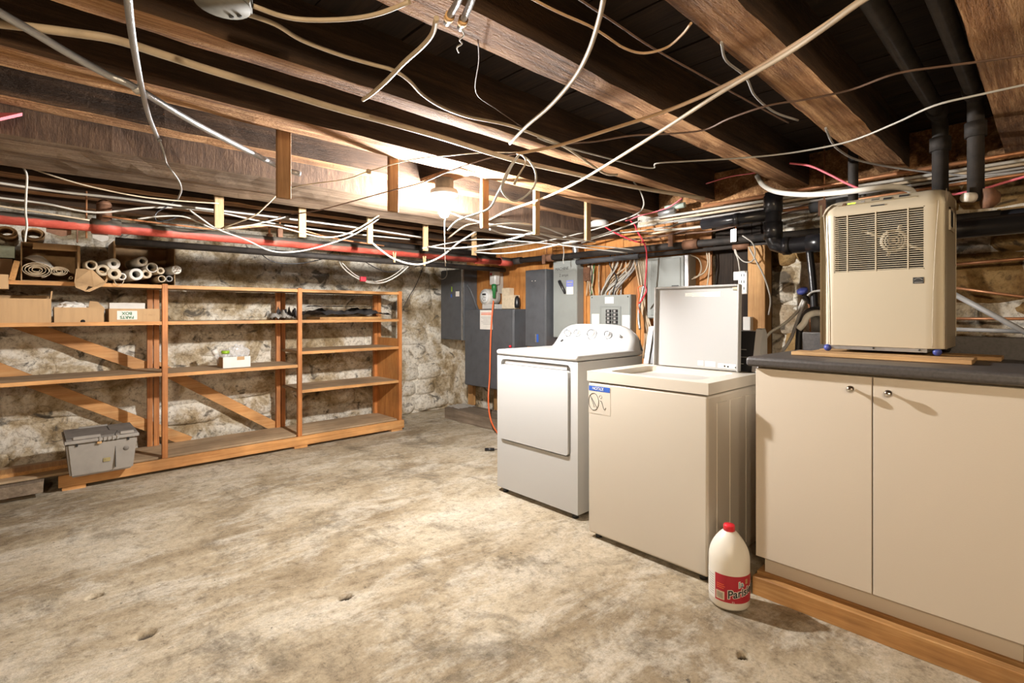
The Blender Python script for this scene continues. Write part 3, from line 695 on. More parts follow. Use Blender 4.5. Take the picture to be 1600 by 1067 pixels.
B().lathe([(0, .012), (.009, .012), (.011, 0), (0, 0)], onpanel(968.5, 525), nrm, 16).obj('start_button', 'steel', dr)
B().lathe([(0, .003), (.013, .003), (.014, 0), (0, 0)], onpanel(878, 532), nrm, 20, sx=.6).obj('badge', 'ink', dr)
up = nrm.cross(Vector((0, -1, 0)));  up = up if up.z > 0 else -up
for px, py, s in ((890, 514, 'Signal'), (905, 514.5, 'Extended'), (922, 513.5, 'Timed'), (937, 516, 'Sensor'), (956, 516.5, 'Temp'), (972, 520.5, 'Start'), (917, 533, 'Fluff'), (938, 529, 'Off')):
    text(s, .0085, 'ink_grey', onpanel(px, py)+nrm*.0012, (0, -1, 0), up, dr)
for y in (2.01, 2.64): B().cyl((2.42, y, -.01), (2.42, y, .032), .02, 12).obj('foot', 'black', dr); B().cyl((3.04, y, -.01), (3.04, y, .032), .02, 12).obj('foot', 'black', dr)
for k in range(4): part('side_embossing', 'white', dr, 2.5, 2.62, DY0-.004, DY0+.002, .1+k*.2, .26+k*.2, bev=.0035)
for k in range(4): part('side_embossing', 'white', dr, 2.68, 2.95, DY0-.004, DY0+.002, .1+k*.2, .26+k*.2, bev=.0035)

# ------------------------------------------------------------------ WASHER
WX, WY0, WY1 = 2.272, 1.1, 1.797
wa = thing('washer', 'white top-loading washer with its lid standing open', 'washer', (2.62, (WY0+WY1)/2, 0))
B().box(WX, 2.955, WY0, WY1, .022, .862, bev=.012, seg=3).obj('cabinet', 'washwhite', wa)
b = B(); bm = b.bm
ZT = .922
outer = [(WX-.004, WY0-.004), (2.96, WY0-.004), (2.96, WY1+.004), (WX-.004, WY1+.004)]
hole = rrect(2.335, 2.775, 1.185, 1.712, .06)
ov = [bm.verts.new((x, y, ZT)) for x, y in outer]; hv = [bm.verts.new((x, y, ZT)) for x, y in hole]; n = len(hv)
hb = [bm.verts.new((x, y, ZT-.03)) for x, y in hole]
for i in range(n): bm.faces.new((hv[i], hv[(i+1) % n], hb[(i+1) % n], hb[i]))
circ = [bm.verts.new((2.56+.195*math.cos(2*PI*i/48), 1.449+.235*math.sin(2*PI*i/48), ZT-.034)) for i in range(48)]
e = [bm.edges.new((ov[i], ov[(i+1) % 4])) for i in range(4)]+[bm.edges.get((hv[i], hv[(i+1) % n])) for i in range(n)]
bmesh.ops.triangle_fill(bm, edges=e, use_beauty=True)
e = [bm.edges.get((hb[i], hb[(i+1) % n])) for i in range(n)]+[bm.edges.new((circ[i], circ[(i+1) % 48])) for i in range(48)]
bmesh.ops.triangle_fill(bm, edges=e, use_beauty=True)
low = [bm.verts.new((x, y, .868)) for x, y in outer]
for i in range(4): bm.faces.new((ov[i], ov[(i+1) % 4], low[(i+1) % 4], low[i]))
b.obj('top_deck', 'washwhite', wa)
b = B(); b.lathe([(1, -.03), (1, -.06), (.93, -.08), (.93, -.5), (0, -.5)], (0, 0, 0), n=48)
for v in b.bm.verts: v.co = Vector((2.56+v.co.x*.195, 1.449+v.co.y*.235, ZT+v.co.z))
b.obj('drum', 'tub', wa)
B().tube([Vector((2.56+.19*math.cos(2*PI*i/40), 1.449+.23*math.sin(2*PI*i/40), ZT-.04)) for i in range(41)], .009, 6, sm=False).obj('tub_ring', 'ink_grey', wa)
B().lathe([(.055, -.4), (.045, -.2), (.03, -.16), (0, -.15)], (2.56, 1.449, ZT), n=20).obj('agitator', 'tub', wa)
# lid
lt = Matrix.Rotation(.035, 4, 'Y')
def lidm(b):
    for v in b.bm.verts: v.co = (Matrix.Translation((2.80, 0, ZT)) @ lt @ Matrix.Translation((-2.80, 0, -ZT))) @ v.co
    return b
LY0, LY1, LZ0, LZ1 = 1.178, 1.70, ZT+.004, 1.405
lid = lidm(B().box(2.806, 2.822, LY0, LY1, LZ0, LZ1, bev=.006)).obj('lid', 'lidwhite', wa)
for a in ((LY1-.012, LY1, LZ0, LZ1), (LY0, LY0+.012, LZ0, LZ1), (LY0+.012, LY1-.012, LZ1-.012, LZ1)):
    lidm(B().box(2.782, 2.81, *a, bev=.004)).obj('lid_flange', 'lidwhite', lid)
part_y = [(1.475, 1.505, 1.345, 1.365), (1.395, 1.465, 1.342, 1.366), (1.31, 1.385, 1.340, 1.367)]
for y0, y1, z0, z1 in part_y:
    lidm(B().box(2.8045, 2.807, y0-.02, y1, z0, z1)).obj('instruction_label', 'paper', lid)
    for k in range(4): lidm(B().box(2.8038, 2.8045, y0-.015, y1-.004-(k % 2)*.01, z1-.006-k*.0052, z1-.0045-k*.0052)).obj('print_line', 'ink_grey', lid)
for y0, y1, z0, z1 in ((1.385, 1.42, .945, .972), (1.315, 1.375, .942, .972), (1.2, 1.3, .94, .965)):
    lidm(B().box(2.8045, 2.807, y0, y1, z0, z1)).obj('instruction_label', 'paper', lid)
    for k in range(3): lidm(B().box(2.8038, 2.8045, y0+.004, y1-.004-(k % 2)*.008, z1-.006-k*.007, z1-.0042-k*.007)).obj('print_line', 'ink_grey', lid)
for y, z in ((1.262, .952), (1.243, .95), (1.2, .948)):
    lidm(B().lathe([(0, 0), (.005, 0), (.005, .001), (0, .001)], (2.8045, y, z), (-1, 0, 0), 10)).obj('symbol', 'ink', lid)
lidm(B().box(2.795, 2.806, 1.192, 1.222, 1.373, 1.392, bev=.003)).obj('lid_bumper', 'dehum_d', lid)
# control console behind the lid
def wedge(y0, y1, e=0):
    return [Vector((x, y0, z)) for x, z in ((2.852-e, .925), (2.915-e, 1.145+e), (2.94, 1.15+e), (2.968, 1.13), (2.972, .925))], (0, y1-y0, 0)
B().prism(*wedge(WY0+.03, WY1-.03)).obj('console', 'black', wa)
B().prism(*wedge(WY0-.004, WY0+.03, .012)).obj('console_end_cap', 'lidwhite', wa)
B().prism(*wedge(WY1-.03, WY1+.004, .012)).obj('console_end_cap', 'lidwhite', wa)
wn = Vector((-.961, 0, .275)); wu = Vector((.275, 0, .961))
def onwash(y, h): return Vector((2.852, y, .925))+wu*h
kn = B().lathe([(0, .022), (.03, .022), (.036, .004), (.038, 0), (0, 0)], onwash(1.255, .085), wn, 28).obj('dial', 'black', wa)
B().tube([onwash(1.255, .085)+wn*.023+(Vector((0, 1, 0))*math.cos(a)+wu*math.sin(a))*.03 for a in [2*PI*i/24 for i in range(25)]], .002, 5).obj('dial_rim', 'chrome', kn)
B().tube([onwash(1.255, .085)+wn*.002+(Vector((0, 1, 0))*math.cos(a)+wu*math.sin(a))*.052 for a in [2*PI*i/24 for i in range(25)]], .0012, 4).obj('dial_scale', 'nm_white', wa)
for a, L in ((-.9, .04), (-.1, .045), (.75, .04), (1.3, .03)):
    p = onwash(1.255-.055*math.cos(a), .085+.055*math.sin(a))+wn*.002; B().tube([p, p+Vector((0, -L, 0))], .0013, 4, sm=False).obj('legend_line', 'nm_white', wa)
# notice sticker on the front
part('sticker', 'washwhite', wa, WX-.0012, WX+.002, 1.645, 1.793, .69, .84)
part('sticker_band', 'blue', wa, WX-.002, WX-.0011, 1.648, 1.79, .815, .842)
text('NOTICE', .021, 'paper', (WX-.0026, 1.727, .8285), (0, -1, 0), (0, 0, 1), wa)
cc = Vector((WX-.002, 1.757, .755)); Y, Z = Vector((0, -1, 0)), Vector((0, 0, 1))
B().tube([cc+(Y*math.cos(a)*.034+Z*math.sin(a)*.047) for a in [2*PI*i/28 for i in range(29)]], .0013, 5).obj('pictogram', 'ink', wa)
B().tube([cc-Y*.024+Z*.033, cc+Y*.024-Z*.033], .0015, 5, sm=False).obj('pictogram', 'ink', wa)
B().tube([cc-Y*.018+Z*.022, cc-Y*.006-Z*.005, cc+Y*.006-Z*.03], .0012, 5).obj('pictogram', 'ink', wa)
B().tube([cc+Y*.044+Z*.01, cc+Y*.054+Z*.005, cc+Y*.062-Z*.015, cc+Y*.072-Z*.036, cc+Y*.082-Z*.025], .0013, 5).obj('pictogram', 'ink', wa)
B().tube([cc+Y*.047+Z*.032+(Y*math.cos(a)+Z*math.sin(a))*.009 for a in [2*PI*i/14 for i in range(15)]], .0008, 4).obj('pictogram', 'ink_grey', wa)
for x0, x1 in ((2.36, 2.47), (2.5, 2.66), (2.69, 2.9)):
    part('side_embossing', 'washwhite', wa, x0, x1, WY0-.0035, WY0+.004, .06, .82, bev=.003)
for x in (2.31, 2.91):
    for y in (1.14, 1.75): B().cyl((x, y, -.01), (x, y, .024), .018, 12).obj('foot', 'black', wa)

# ------------------------------------------------------------------ BASE CABINET + COUNTER + LUMBER
cb = thing('base_cabinet', 'cream two-door base cabinet with chrome knobs right of the washer', 'cabinet', (2.68, .49, .085))
part('carcass', 'cream_mel', cb, 2.385, 2.98, .06, .92, .165, 1.01)
part('toe_kick', 'cream_mel', cb, 2.425, 2.98, .075, .905, .075, .165)
for y0, y1, ky in ((.4875, .921, .545), (.05, .483, .425)):
    d = B().box(2.362, 2.383, y0, y1, .162, 1.0, bev=.0015, seg=1).obj('door', 'cream_mel', cb)
    kp = at(1330, 608, 'x', 2.345) if ky > .5 else at(1389, 615, 'x', 2.345)
    B().lathe([(0, .038), (.008, .037), (.0145, .031), (.015, .026), (.009, .02), (.005, .014), (.0055, -.002), (0, -.002)], (2.362, kp.y, kp.z), (-1, 0, 0), 20).obj('knob', 'chrome', d)
cb2 = thing('base_cabinet', 'cream base cabinet continuing right past the frame edge', 'cabinet', (2.68, -.4, .085))
part('carcass', 'cream_mel', cb2, 2.385, 2.98, -.8, .058, .165, 1.01); part('toe_kick', 'cream_mel', cb2, 2.425, 2.98, -.8, .07, .075, .165)
d = B().box(2.362, 2.383, -.38, .046, .162, 1.0, bev=.0015, seg=1).obj('door', 'cream_mel', cb2)
d = B().box(2.362, 2.383, -.8, -.384, .162, 1.0, bev=.0015, seg=1).obj('door', 'cream_mel', cb2)
ct = thing('countertop', 'charcoal laminate countertop with upstand over the cream cabinets', 'countertop', (2.67, .07, 1.01))
B().box(2.325, 3.0, -.82, .952, 1.011, 1.052, bev=.014, seg=4).obj('worktop', 'counter', ct)
B().box(3.0, 3.02, -.82, .93, 1.011, 1.145, bev=.004).obj('upstand', 'counter', ct)
o = B().box(2.345, 2.384, -.82, .93, -.008, .074, bev=.003, seg=1).obj('lumber', 'lumber_y'); tag(o, 'long orange timber lying on the floor in front of the cream cabinet plinth', 'timber')
o = B().box(2.41, 2.5, -.82, .935, -.008, .074, bev=.002, seg=1).obj('lumber', 'lumber_y'); tag(o, 'timber directly under the cabinet plinth behind the front timber', 'timber')
o = B().box(2.86, 2.98, -.82, .935, -.008, .074, bev=.002, seg=1).obj('lumber', 'lumber_y'); tag(o, 'rear timber carrying the back of the cream cabinets', 'timber')

# ------------------------------------------------------------------ DEHUMIDIFIER
HX, HY0, HY1, HZ0, HZ1 = 2.69, .305, .757, 1.10, 1.772
hm = thing('dehumidifier', 'ivory dehumidifier with louvred front grille standing on planks on the countertop', 'dehumidifier', (2.86, .53, HZ0))
gy0, gy1, gz0, gz1 = .372, .70, 1.43, 1.692
b = B(); bm = b.bm
sec = [(HX, HZ0), (HX, 1.70), (HX+.012, 1.725), (HX+.05, 1.758), (HX+.1, HZ1), (3.0, HZ1-.008), (3.005, HZ1-.03), (3.005, HZ0)]
def xoff(y):
    q = min(y-HY0, HY1-y); return .03*max(0, 1-q/.055)**2
ysx = [HY0, HY0+.012, HY0+.03, HY0+.055, gy0, gy1, HY1-.05, HY1-.03, HY1-.012, HY1]
zs = [HZ0, gz0, gz1, 1.70]
# front skin with hole for the grille
gv = {}
for y in ysx:
    for z in zs: gv[(y, z)] = bm.verts.new((HX+xoff(y), y, z))
for i in range(len(ysx)-1):
    for j in range(3):
        if ysx[i] == gy0 and j == 1: continue
        f = bm.faces.new((gv[(ysx[i], zs[j])], gv[(ysx[i+1], zs[j])], gv[(ysx[i+1], zs[j+1])], gv[(ysx[i], zs[j+1])])); f.smooth = True
prev = {y: gv[(y, 1.70)] for y in ysx}
for x, z in sec[2:]:
    cur = {y: bm.verts.new((x+xoff(y)*(x < 2.9), y, z-(.5*xoff(y) if z > 1.7 else 0))) for y in ysx}
    for i in range(len(ysx)-1):
        f = bm.faces.new((prev[ysx[i]], prev[ysx[i+1]], cur[ysx[i+1]], cur[ysx[i]])); f.smooth = True
    prev = cur
for y in (HY0, HY1):
    bm.faces.new([v for v in bm.verts if abs(v.co.y-y) < 1e-6 and False] or [bm.verts.new((HX+xoff(y)*(x < 2.9), y, z-(.5*xoff(y) if z > 1.7 else 0))) for x, z in sec])
bmesh.ops.remove_doubles(bm, verts=bm.verts, dist=1e-5)
b.obj('housing', 'dehum', hm)
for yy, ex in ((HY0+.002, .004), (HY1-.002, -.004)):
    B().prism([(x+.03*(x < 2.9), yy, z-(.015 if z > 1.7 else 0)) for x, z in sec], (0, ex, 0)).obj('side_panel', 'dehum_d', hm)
b = B()
for y0, y1, z0, z1 in ((gy0, gy0+.004, gz0, gz1), (gy1-.004, gy1, gz0, gz1), (gy0, gy1, gz0, gz0+.004), (gy0, gy1, gz1-.004, gz1)): b.box(HX+.001, HX+.06, y0, y1, z0, z1)
b.obj('grille_frame', 'dehum', hm)
part('grille_back', 'dark', hm, HX+.06, HX+.065, gy0, gy1, gz0, gz1)
ns = 27
s0 = part('slat', 'dehum', hm, HX+.001, HX+.008, gy0+.003, gy1-.003, gz0+.006, gz0+.0088)
for k in range(1, ns):
    o = s0.copy(); col.objects.link(o); o.parent = hm; o.location = (0, 0, (gz1-gz0-.012)/ns*k)
for f in (.16, .485, .83): y = gy1-(gy1-gy0)*f; part('grille_rib', 'dehum', hm, HX-.0005, HX+.01, y-.0025, y+.0025, gz0, gz1)
fc = at(1396, 376, 'x', HX+.03); fc.x = HX+.03
for r, wd in ((.05, .012), (.033, .004), (.022, .006), (.008, .008)):
    B().lathe([(max(r-wd, 0), 0), (r, 0), (r, .012), (max(r-wd, 0), .012), (max(r-wd, 0), 0)], fc, (1, 0, 0), 32, cap=False).obj('fan_ring', 'dehum_d', hm)
for a in (.45, .45+PI, 1.9, 1.9+PI):
    d = Vector((0, math.cos(a), math.sin(a))); L = .13 if abs(math.sin(a)) < .6 else .07
    B().tube([fc+d*.05+Vector((.008, 0, 0)), fc+d*L+Vector((.008, 0, 0))], .007, 6, sm=False).obj('fan_strut', 'dehum_d', hm)
# control strip on the sloping shoulder
cn = Vector((-.62, 0, .785)).normalized()
def onsh(y, h):
    t = Vector((HX+.018, y, 1.732)).lerp(Vector((HX+.07, y, 1.765)), h); return t
def shq(y0, y1, h0, h1, nm, m, e=.003):
    p = [onsh(y0, h0), onsh(y1, h0), onsh(y1, h1), onsh(y0, h1)]; B().prism([q-cn*.004 for q in p], cn*(.004+e)).obj(nm, m, hm)
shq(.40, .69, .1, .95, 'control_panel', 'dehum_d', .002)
shq(.625, .655, .35, .7, 'led', 'led'); shq(.59, .605, .35, .6, 'button', 'ink_grey', .004); shq(.535, .565, .45, .75, 'display', 'ink', .004)
shq(.49, .52, .3, .55, 'button', 'ink', .005); shq(.43, .465, .4, .65, 'button', 'ink', .005); shq(.662, .675, .15, .7, 'button', 'kraft_dk', .004)
part('printed_name', 'ink', hm, HX+.004, HX+.014, .51, .56, 1.716, 1.721)
part('handle_recess', 'dark', hm, 2.80, 2.90, HY0-.001, HY0+.02, 1.6, 1.68); part('handle_rim', 'dehum', hm, 2.79, 2.91, HY0-.004, HY0+.002, 1.595, 1.61); part('handle_rim', 'dehum', hm, 2.79, 2.80, HY0-.004, HY0+.002, 1.61, 1.69); part('handle_rim', 'dehum', hm, 2.90, 2.91, HY0-.004, HY0+.002, 1.61, 1.69); part('handle_rim', 'dehum', hm, 2.79, 2.91, HY0-.004, HY0+.002, 1.68, 1.69)
ep = at(1435, 438, 'x', HX); part('energy_label', 'ink', hm, HX-.0015, HX+.002, ep.y-.018, ep.y+.018, ep.z-.013, ep.z+.013)
B().tube([Vector((HX-.002, ep.y+.014-.028*u, ep.z+.002+.007*math.sin(u*PI))) for u in (0, .25, .5, .75, 1)], .0009, 4).obj('energy_mark', 'nm_white', hm)
part('energy_mark', 'nm_white', hm, HX-.002, HX-.001, ep.y-.014, ep.y+.014, ep.z-.009, ep.z-.0075)
for y, sgn in ((HY1-.035, 1), (HY0+.042, -1)):
    B().tube([Vector((HX-.001+.001*u, y+sgn*.02*u*u, HZ0+.005+(1.7-HZ0)*u)) for u in (0, .2, .4, .6, .8, 1)], .0018, 5).obj('front_crease', 'dehum', hm)
part('base_plate', 'steel', hm, HX+.004, 2.99, HY0+.06, HY1-.04, 1.083, 1.102)
for y in (.39, .55): B().lathe([(0, 0), (.004, 0), (.004, .002), (0, .002)], (HX+.004, y, 1.093), (-1, 0, 0), 8).obj('screw', 'ink', hm)
for x, y in ((HX+.005, HY1-.03), (HX+.02, HY0+.03), (2.97, HY1-.03), (2.97, HY0+.03)):
    B().lathe([(.016*math.sin(a), .016*math.cos(a)) for a in [PI*k/8 for k in range(9)]], (x, y, 1.087), (0, 1, 0), 16).obj('caster', 'bluevalve' if x < 2.8 else 'black', hm)
for i, (a, lab) in enumerate((((2.56, 2.67, .215, .84), 'thin pale plank at the front edge under the dehumidifier'), ((2.68, 2.8, .22, .79), 'middle plank under the dehumidifier'), ((2.83, 2.97, .15, .80), 'rear plank under the dehumidifier'))):
    o = B().box(*a, 1.053, 1.070, bev=.002, seg=1).obj('plank', 'plank'); tag(o, lab, 'plank')
# drain hose from the dehumidifier's shoulder
def pz(lst, ax='z'): return [at(p[0], p[1], p[3] if len(p) > 3 else ax, p[2]) for p in lst]
hose = B().tube([at(1183, 275, 'x', 3.2), at(1193, 290, 'x', 3.15), at(1215, 300, 'x', 3.1), at(1255, 304, 'x', 3.0), at(1300, 302, 'x', 2.93), at(1345, 297, 'x', 2.88), at(1390, 292, 'x', 2.93), at(1420, 296, 'x', 2.99), at(1430, 306, 'x', 3.03)], .014, 10).obj('drain_hose', 'pvc')
tag(hose, 'white drain hose arching from the joist onto the top of the dehumidifier', 'hose')

# ------------------------------------------------------------------ BLEACH BOTTLE
bp = Vector((2.196, .968, 0)); R = .0825
bo = thing('bleach_bottle', 'big white bleach bottle with red cap and red label on the floor', 'bottle', bp)
B().lathe([(0, .002), (R*.93, .002), (R, .012), (R, .195), (R*.985, .211), (R*.945, .227), (R*.88, .243), (R*.78, .26), (R*.65, .277), (R*.5, .293), (R*.36, .305), (.023, .31), (.022, .318), (0, .318)], bp, n=48).obj('bottle_body', 'bottle', bo)
B().lathe([(0, .334), (.0215, .334), (.0235, .33), (.024, .309), (0, .308)], bp, n=28).obj('cap', 'cap', bo)
fa = math.atan2(-bp.y, -bp.x)              # azimuth towards the camera
def wrap(a0, a1, z0, z1, m, nm, e=.0006, nn=24):
    b = B(); b.grid(lambda u, v: bp+Vector(((R+e)*math.cos(fa+a0+(a1-a0)*u), (R+e)*math.sin(fa+a0+(a1-a0)*u), z0+(z1-z0)*v)), nn, 1)
    return b.obj(nm, m, bo)
wrap(-1.85, -.72, .036, .148, 'paper', 'label_back'); wrap(-.72, 1.9, .036, .148, 'redprint', 'label_front')
for k in range(9): wrap(-1.3, -.8, .05+k*.01, .0525+k*.01, 'ink_grey', 'print_line', .0009, 8)
wrap(-.66, -.22, .043, .078, 'paper_old', 'code_panel', .0009, 8)
for k in range(12): wrap(-.61+k*.028, -.61+k*.028+(.007 if k % 3 else .015), .048, .073, 'ink', 'barcode_bar', .0012, 1)
for k in range(3): wrap(-.62, -.25+.06*(k % 2), .09+k*.008, .0925+k*.008, 'orange', 'print_line', .0009, 6)
def onb(a_c, zc, e):
    def f(x, y, z): a = fa+a_c+x/R; return bp+Vector(((R+e+z)*math.cos(a), (R+e+z)*math.sin(a), zc+y+.25*x*0))
    return f
def tilt(a_c, zc, e, sl):
    def f(x, y, z): a = fa+a_c+x/R; return bp+Vector(((R+e+z)*math.cos(a), (R+e+z)*math.sin(a), zc+y+sl*x))
    return f
text('Parisienne', .046, 'paper', None or (0, 0, 0), (1, 0, 0), (0, 1, 0), bo, 'lettering_outline', tilt(.98, .087, .0008, .22), .92, fat=.0035)
text('Parisienne', .046, 'ink', (0, 0, 0), (1, 0, 0), (0, 1, 0), bo, 'lettering', tilt(.98, .087, .0016, .22), .92, fat=.0008)
text('la', .033, 'paper', (0, 0, 0), (1, 0, 0), (0, 1, 0), bo, 'lettering_outline', tilt(.585, .1145, .0008, .22), 1, fat=.003)
text('la', .033, 'teal', (0, 0, 0), (1, 0, 0), (0, 1, 0), bo, 'lettering', tilt(.585, .1145, .0016, .22), 1)
wrap(.85, 1.0, .115, .135, 'plank', 'flower_print', .001, 4)
text('5 L', .009, 'paper', (0, 0, 0), (1, 0, 0), (0, 1, 0), bo, 'lettering', onb(.2, .041, .001), 1)

# ------------------------------------------------------------------ ELECTRICAL PANELS
def panel(name, label, x0, x1, y0, y1, z0, z1, mat, bev=.003):
    t = thing(name, label, 'electrical panel', ((x0+x1)/2, (y0+y1)/2, z0)); B().box(x0, x1, y0, y1, z0, z1, bev=bev, seg=1).obj('enclosure', mat, t); return t
XW = 3.9
p1 = panel('disconnect_switch', 'dark grey switch box with side lever beside the stone wall', 3.70, XW, 4.77, 5.22, .92, 1.765, 'grey_dk')
part('cover', 'grey_dk', p1, 3.686, 3.70, 4.80, 5.215, .925, 1.755, bev=.004, seg=1)
part('cover_flange', 'steel', p1, 3.684, 3.705, 4.772, 4.80, .92, 1.762)
part('label', 'paper', p1, 3.6845, 3.686, 4.84, 4.91, 1.44, 1.5); part('label', 'lime', p1, 3.6845, 3.686, 4.98, 5.0, 1.5, 1.56); part('label', 'blue', p1, 3.6845, 3.686, 4.985, 5.01, 1.43, 1.47)
B().tube([Vector((3.73, 4.755, 1.58)), Vector((3.75, 4.70, 1.5)), Vector((3.82, 4.68, 1.32)), Vector((3.84, 4.68, 1.28))], .014, 8).obj('lever', 'grey_dk', p1)
p2 = panel('main_panel', 'wide dark grey main box with a paper notice, orange cord hanging before it', 3.70, XW, 3.91, 4.745, .405, 1.285, 'grey_dk')
part('cover', 'grey_dk', p2, 3.69, 3.70, 3.915, 4.74, .41, 1.28, bev=.004, seg=1)
n0, n1 = at(750, 485, 'x', 3.688), at(769.5, 515, 'x', 3.688)
part('notice', 'paper', p2, 3.6875, 3.69, n1.y, n0.y, n1.z, 1.275)
for k in range(2): part('print_line', 'orange', p2, 3.6868, 3.6876, n1.y+.015, n0.y-.02, 1.238-k*.016, 1.246-k*.016)
for k in range(6): part('print_line', 'ink_grey', p2, 3.6868, 3.6876, n1.y+.02, n0.y-.02-(k % 3)*.02, 1.195-k*.016, 1.199-k*.016)
c = at(798, 541, 'x', 3.69); B().lathe([(0, 0), (.016, 0), (.012, .02), (0, .022)], c, (-1, 0, 0), 14).obj('red_button', 'cap', p2)
p3 = panel('meter_enclosure', 'tall narrow dark grey box left of the light grey one', 3.715, XW, 3.465, 3.75, .9, 1.682, 'grey_dk')
part('cover', 'grey_dk', p3, 3.706, 3.716, 3.468, 3.747, .905, 1.678, bev=.003, seg=1); part('latch', 'steel', p3, 3.702, 3.706, 3.585, 3.605, .95, 1.03); part('latch', 'blue', p3, 3.702, 3.706, 3.56, 3.585, .95, 1.03)
for y in (3.60, 3.645): part('rivet', 'paper', p3, 3.703, 3.706, y, y+.008, 1.565, 1.573)
p4 = panel('garage_switch_box', 'tall light grey box with handwriting and blue label', 3.80, XW, 3.14, 3.44, 1.0, 1.768, 'grey_lt')
part('cover', 'grey_lt', p4, 3.792, 3.80, 3.142, 3.438, 1.005, 1.764, bev=.003, seg=1)
part('label', 'blue_lt', p4, 3.7905, 3.792, 3.18, 3.265, 1.5, 1.56); part('label', 'paper', p4, 3.7905, 3.792, 3.18, 3.265, 1.425, 1.497)
B().tube([Vector((3.78, 3.345, 1.555)), Vector((3.765, 3.32, 1.53)), Vector((3.77, 3.285, 1.47)), Vector((3.785, 3.28, 1.435))], lambda u: .017-.005*u, 8).obj('lever', 'black', p4)
text('MACHINE', .04, 'ink', (3.7915, 3.325, 1.677), (0, -1, .03), (0, -.03, 1), p4, 'handwriting')
text('2 amps', .04, 'ink', (3.7915, 3.30, 1.615), (0, -1, .03), (0, -.03, 1), p4, 'handwriting')
part('print_line', 'nm_white', p4, 3.7896, 3.7905, 3.19, 3.255, 1.535, 1.548); part('print_line', 'nm_white', p4, 3.7896, 3.7905, 3.2, 3.25, 1.512, 1.52)
p5 = panel('breaker_panel', 'grey breaker panel with black breakers behind the dryer console', 3.82, XW, 2.55, 2.995, .9, 1.408, 'grey_lt')
B().prism([(3.819, y, z) for y, z in rrect(2.553, 2.992, .905, 1.405, .006, 2)], (-.006, 0, 0)).obj('cover', 'grey_lt', p5)
f0, f1 = at(938, 478, 'x', 3.81), at(970, 478, 'x', 3.81)
part('inset_frame', 'grey_in', p5, 3.804, 3.814, f1.y, f0.y, .95, 1.305, bev=.003); part('inset_plate', 'grey_lt', p5, 3.802, 3.805, f1.y+.012, f0.y-.018, .96, 1.29)
for c_ in range(2):
    for r_ in range(6):
        y = at(951 if c_ == 0 else 961, 490, 'x', 3.80).y; z = 1.262-r_*.033
        k = part('breaker', 'black', p5, 3.797, 3.803, y-.03, y+.03, z-.014, z+.014); part('breaker_toggle', 'ink_grey', k, 3.79, 3.797, y-.011, y+.011, z-.008, z+.008)
l0, l1 = at(945, 466, 'x', 3.81), at(958.5, 472, 'x', 3.81); part('label', 'paper', p5, 3.8115, 3.8135, l1.y, l0.y, 1.33, 1.39)
l0, l1 = at(972, 495, 'x', 3.81), at(984, 495, 'x', 3.81); part('label', 'paper', p5, 3.8115, 3.8135, l1.y, l0.y, 1.1, 1.225)
l0, l1 = at(924.5, 493, 'x', 3.81), at(936, 493, 'x', 3.81); part('label', 'paper', p5, 3.8115, 3.8135, l1.y, l0.y, 1.1, 1.235)
for y in (2.575, 2.97): B().lathe([(0, 0), (.006, 0), (.005, .003), (0, .003)], (3.813, y, 1.388), (-1, 0, 0), 8).obj('screw', 'ink', p5)
p6 = panel('breaker_panel', 'light grey panel with closed door high behind the open washer lid', 3.79, XW, 1.988, 2.363, 1.2, 1.706, 'grey_lt')
part('cover', 'grey_lt', p6, 3.78, 3.79, 2.03, 2.36, 1.205, 1.702, bev=.002, seg=1); part('cover_flange', 'steel', p6, 3.777, 3.792, 1.99, 2.018, 1.203, 1.704)
part('door', 'grey_in', p6, 3.774, 3.781, 2.055, 2.325, 1.225, 1.69, bev=.003, seg=1); l0 = at(1055, 448, 'x', 3.773); part('latch', 'black', p6, 3.77, 3.775, l0.y-.03, l0.y+.03, l0.z-.03, l0.z+.012)
# meter, timer, boxes above the wide grey box
mt = thing('electric_meter', 'round grey meter on a pipe above the wide grey box', 'meter', at(757, 464, 'x', 3.72)); c = at(757, 464, 'x', 3.70)
B().lathe([(0, 0), (.085, 0), (.092, .012), (.092, .16), (.08, .17), (0, .17)], c, (1, 0, 0), 32).obj('meter_body', 'meter', mt)
B().lathe([(0, -.006), (.06, -.006), (.07, 0), (0, 0)], c, (1, 0, 0), 28).obj('meter_face', 'glassy', mt)
part('register', 'ink', mt, c.x-.009, c.x-.006, c.y-.03, c.y+.03, c.z+.02, c.z+.04)
for a in range(5): B().lathe([(0, 0), (.009, 0), (.009, .002), (0, .002)], c+Vector((-.006, .022*math.cos(a*1.26), -.02+.022*math.sin(a*1.26))), (-1, 0, 0), 10).obj('dial', 'ink_grey', mt)
part('meter_foot', 'ceramic', mt, c.x+.01, 3.9, c.y-.1, c.y+.05, 1.29, c.z-.08)
tm = thing('plug_adaptor', 'white plug adaptor with red lettering, green plug beneath', 'adaptor', at(772, 446, 'x', 3.8)); c = at(772, 433, 'x', 3.78)
B().box(3.75, 3.83, c.y-.05, c.y+.05, c.z-.09, c.z+.07, bev=.015).obj('adaptor_body', 'ceramic', tm); part('print_line', 'redprint', tm, 3.7485, 3.75, c.y-.0, c.y+.035, c.z+.02, c.z+.045)
part('outlet_plate', 'nm_white', tm, 3.83, 3.9, c.y-.02, c.y+.09, c.z-.18, c.z+.05)
pl = thing('extension_cord', 'orange extension cord with green plug hanging down behind the dryer', 'cord', at(772, 455, 'x', 3.72)); c = at(772, 449, 'x', 3.74)
B().lathe([(0, .04), (.024, .035), (.028, .01), (.028, -.03), (.019, -.045), (.016, -.12), (0, -.12)], c, (0, 0, 1), 18).obj('plug', 'green', pl)
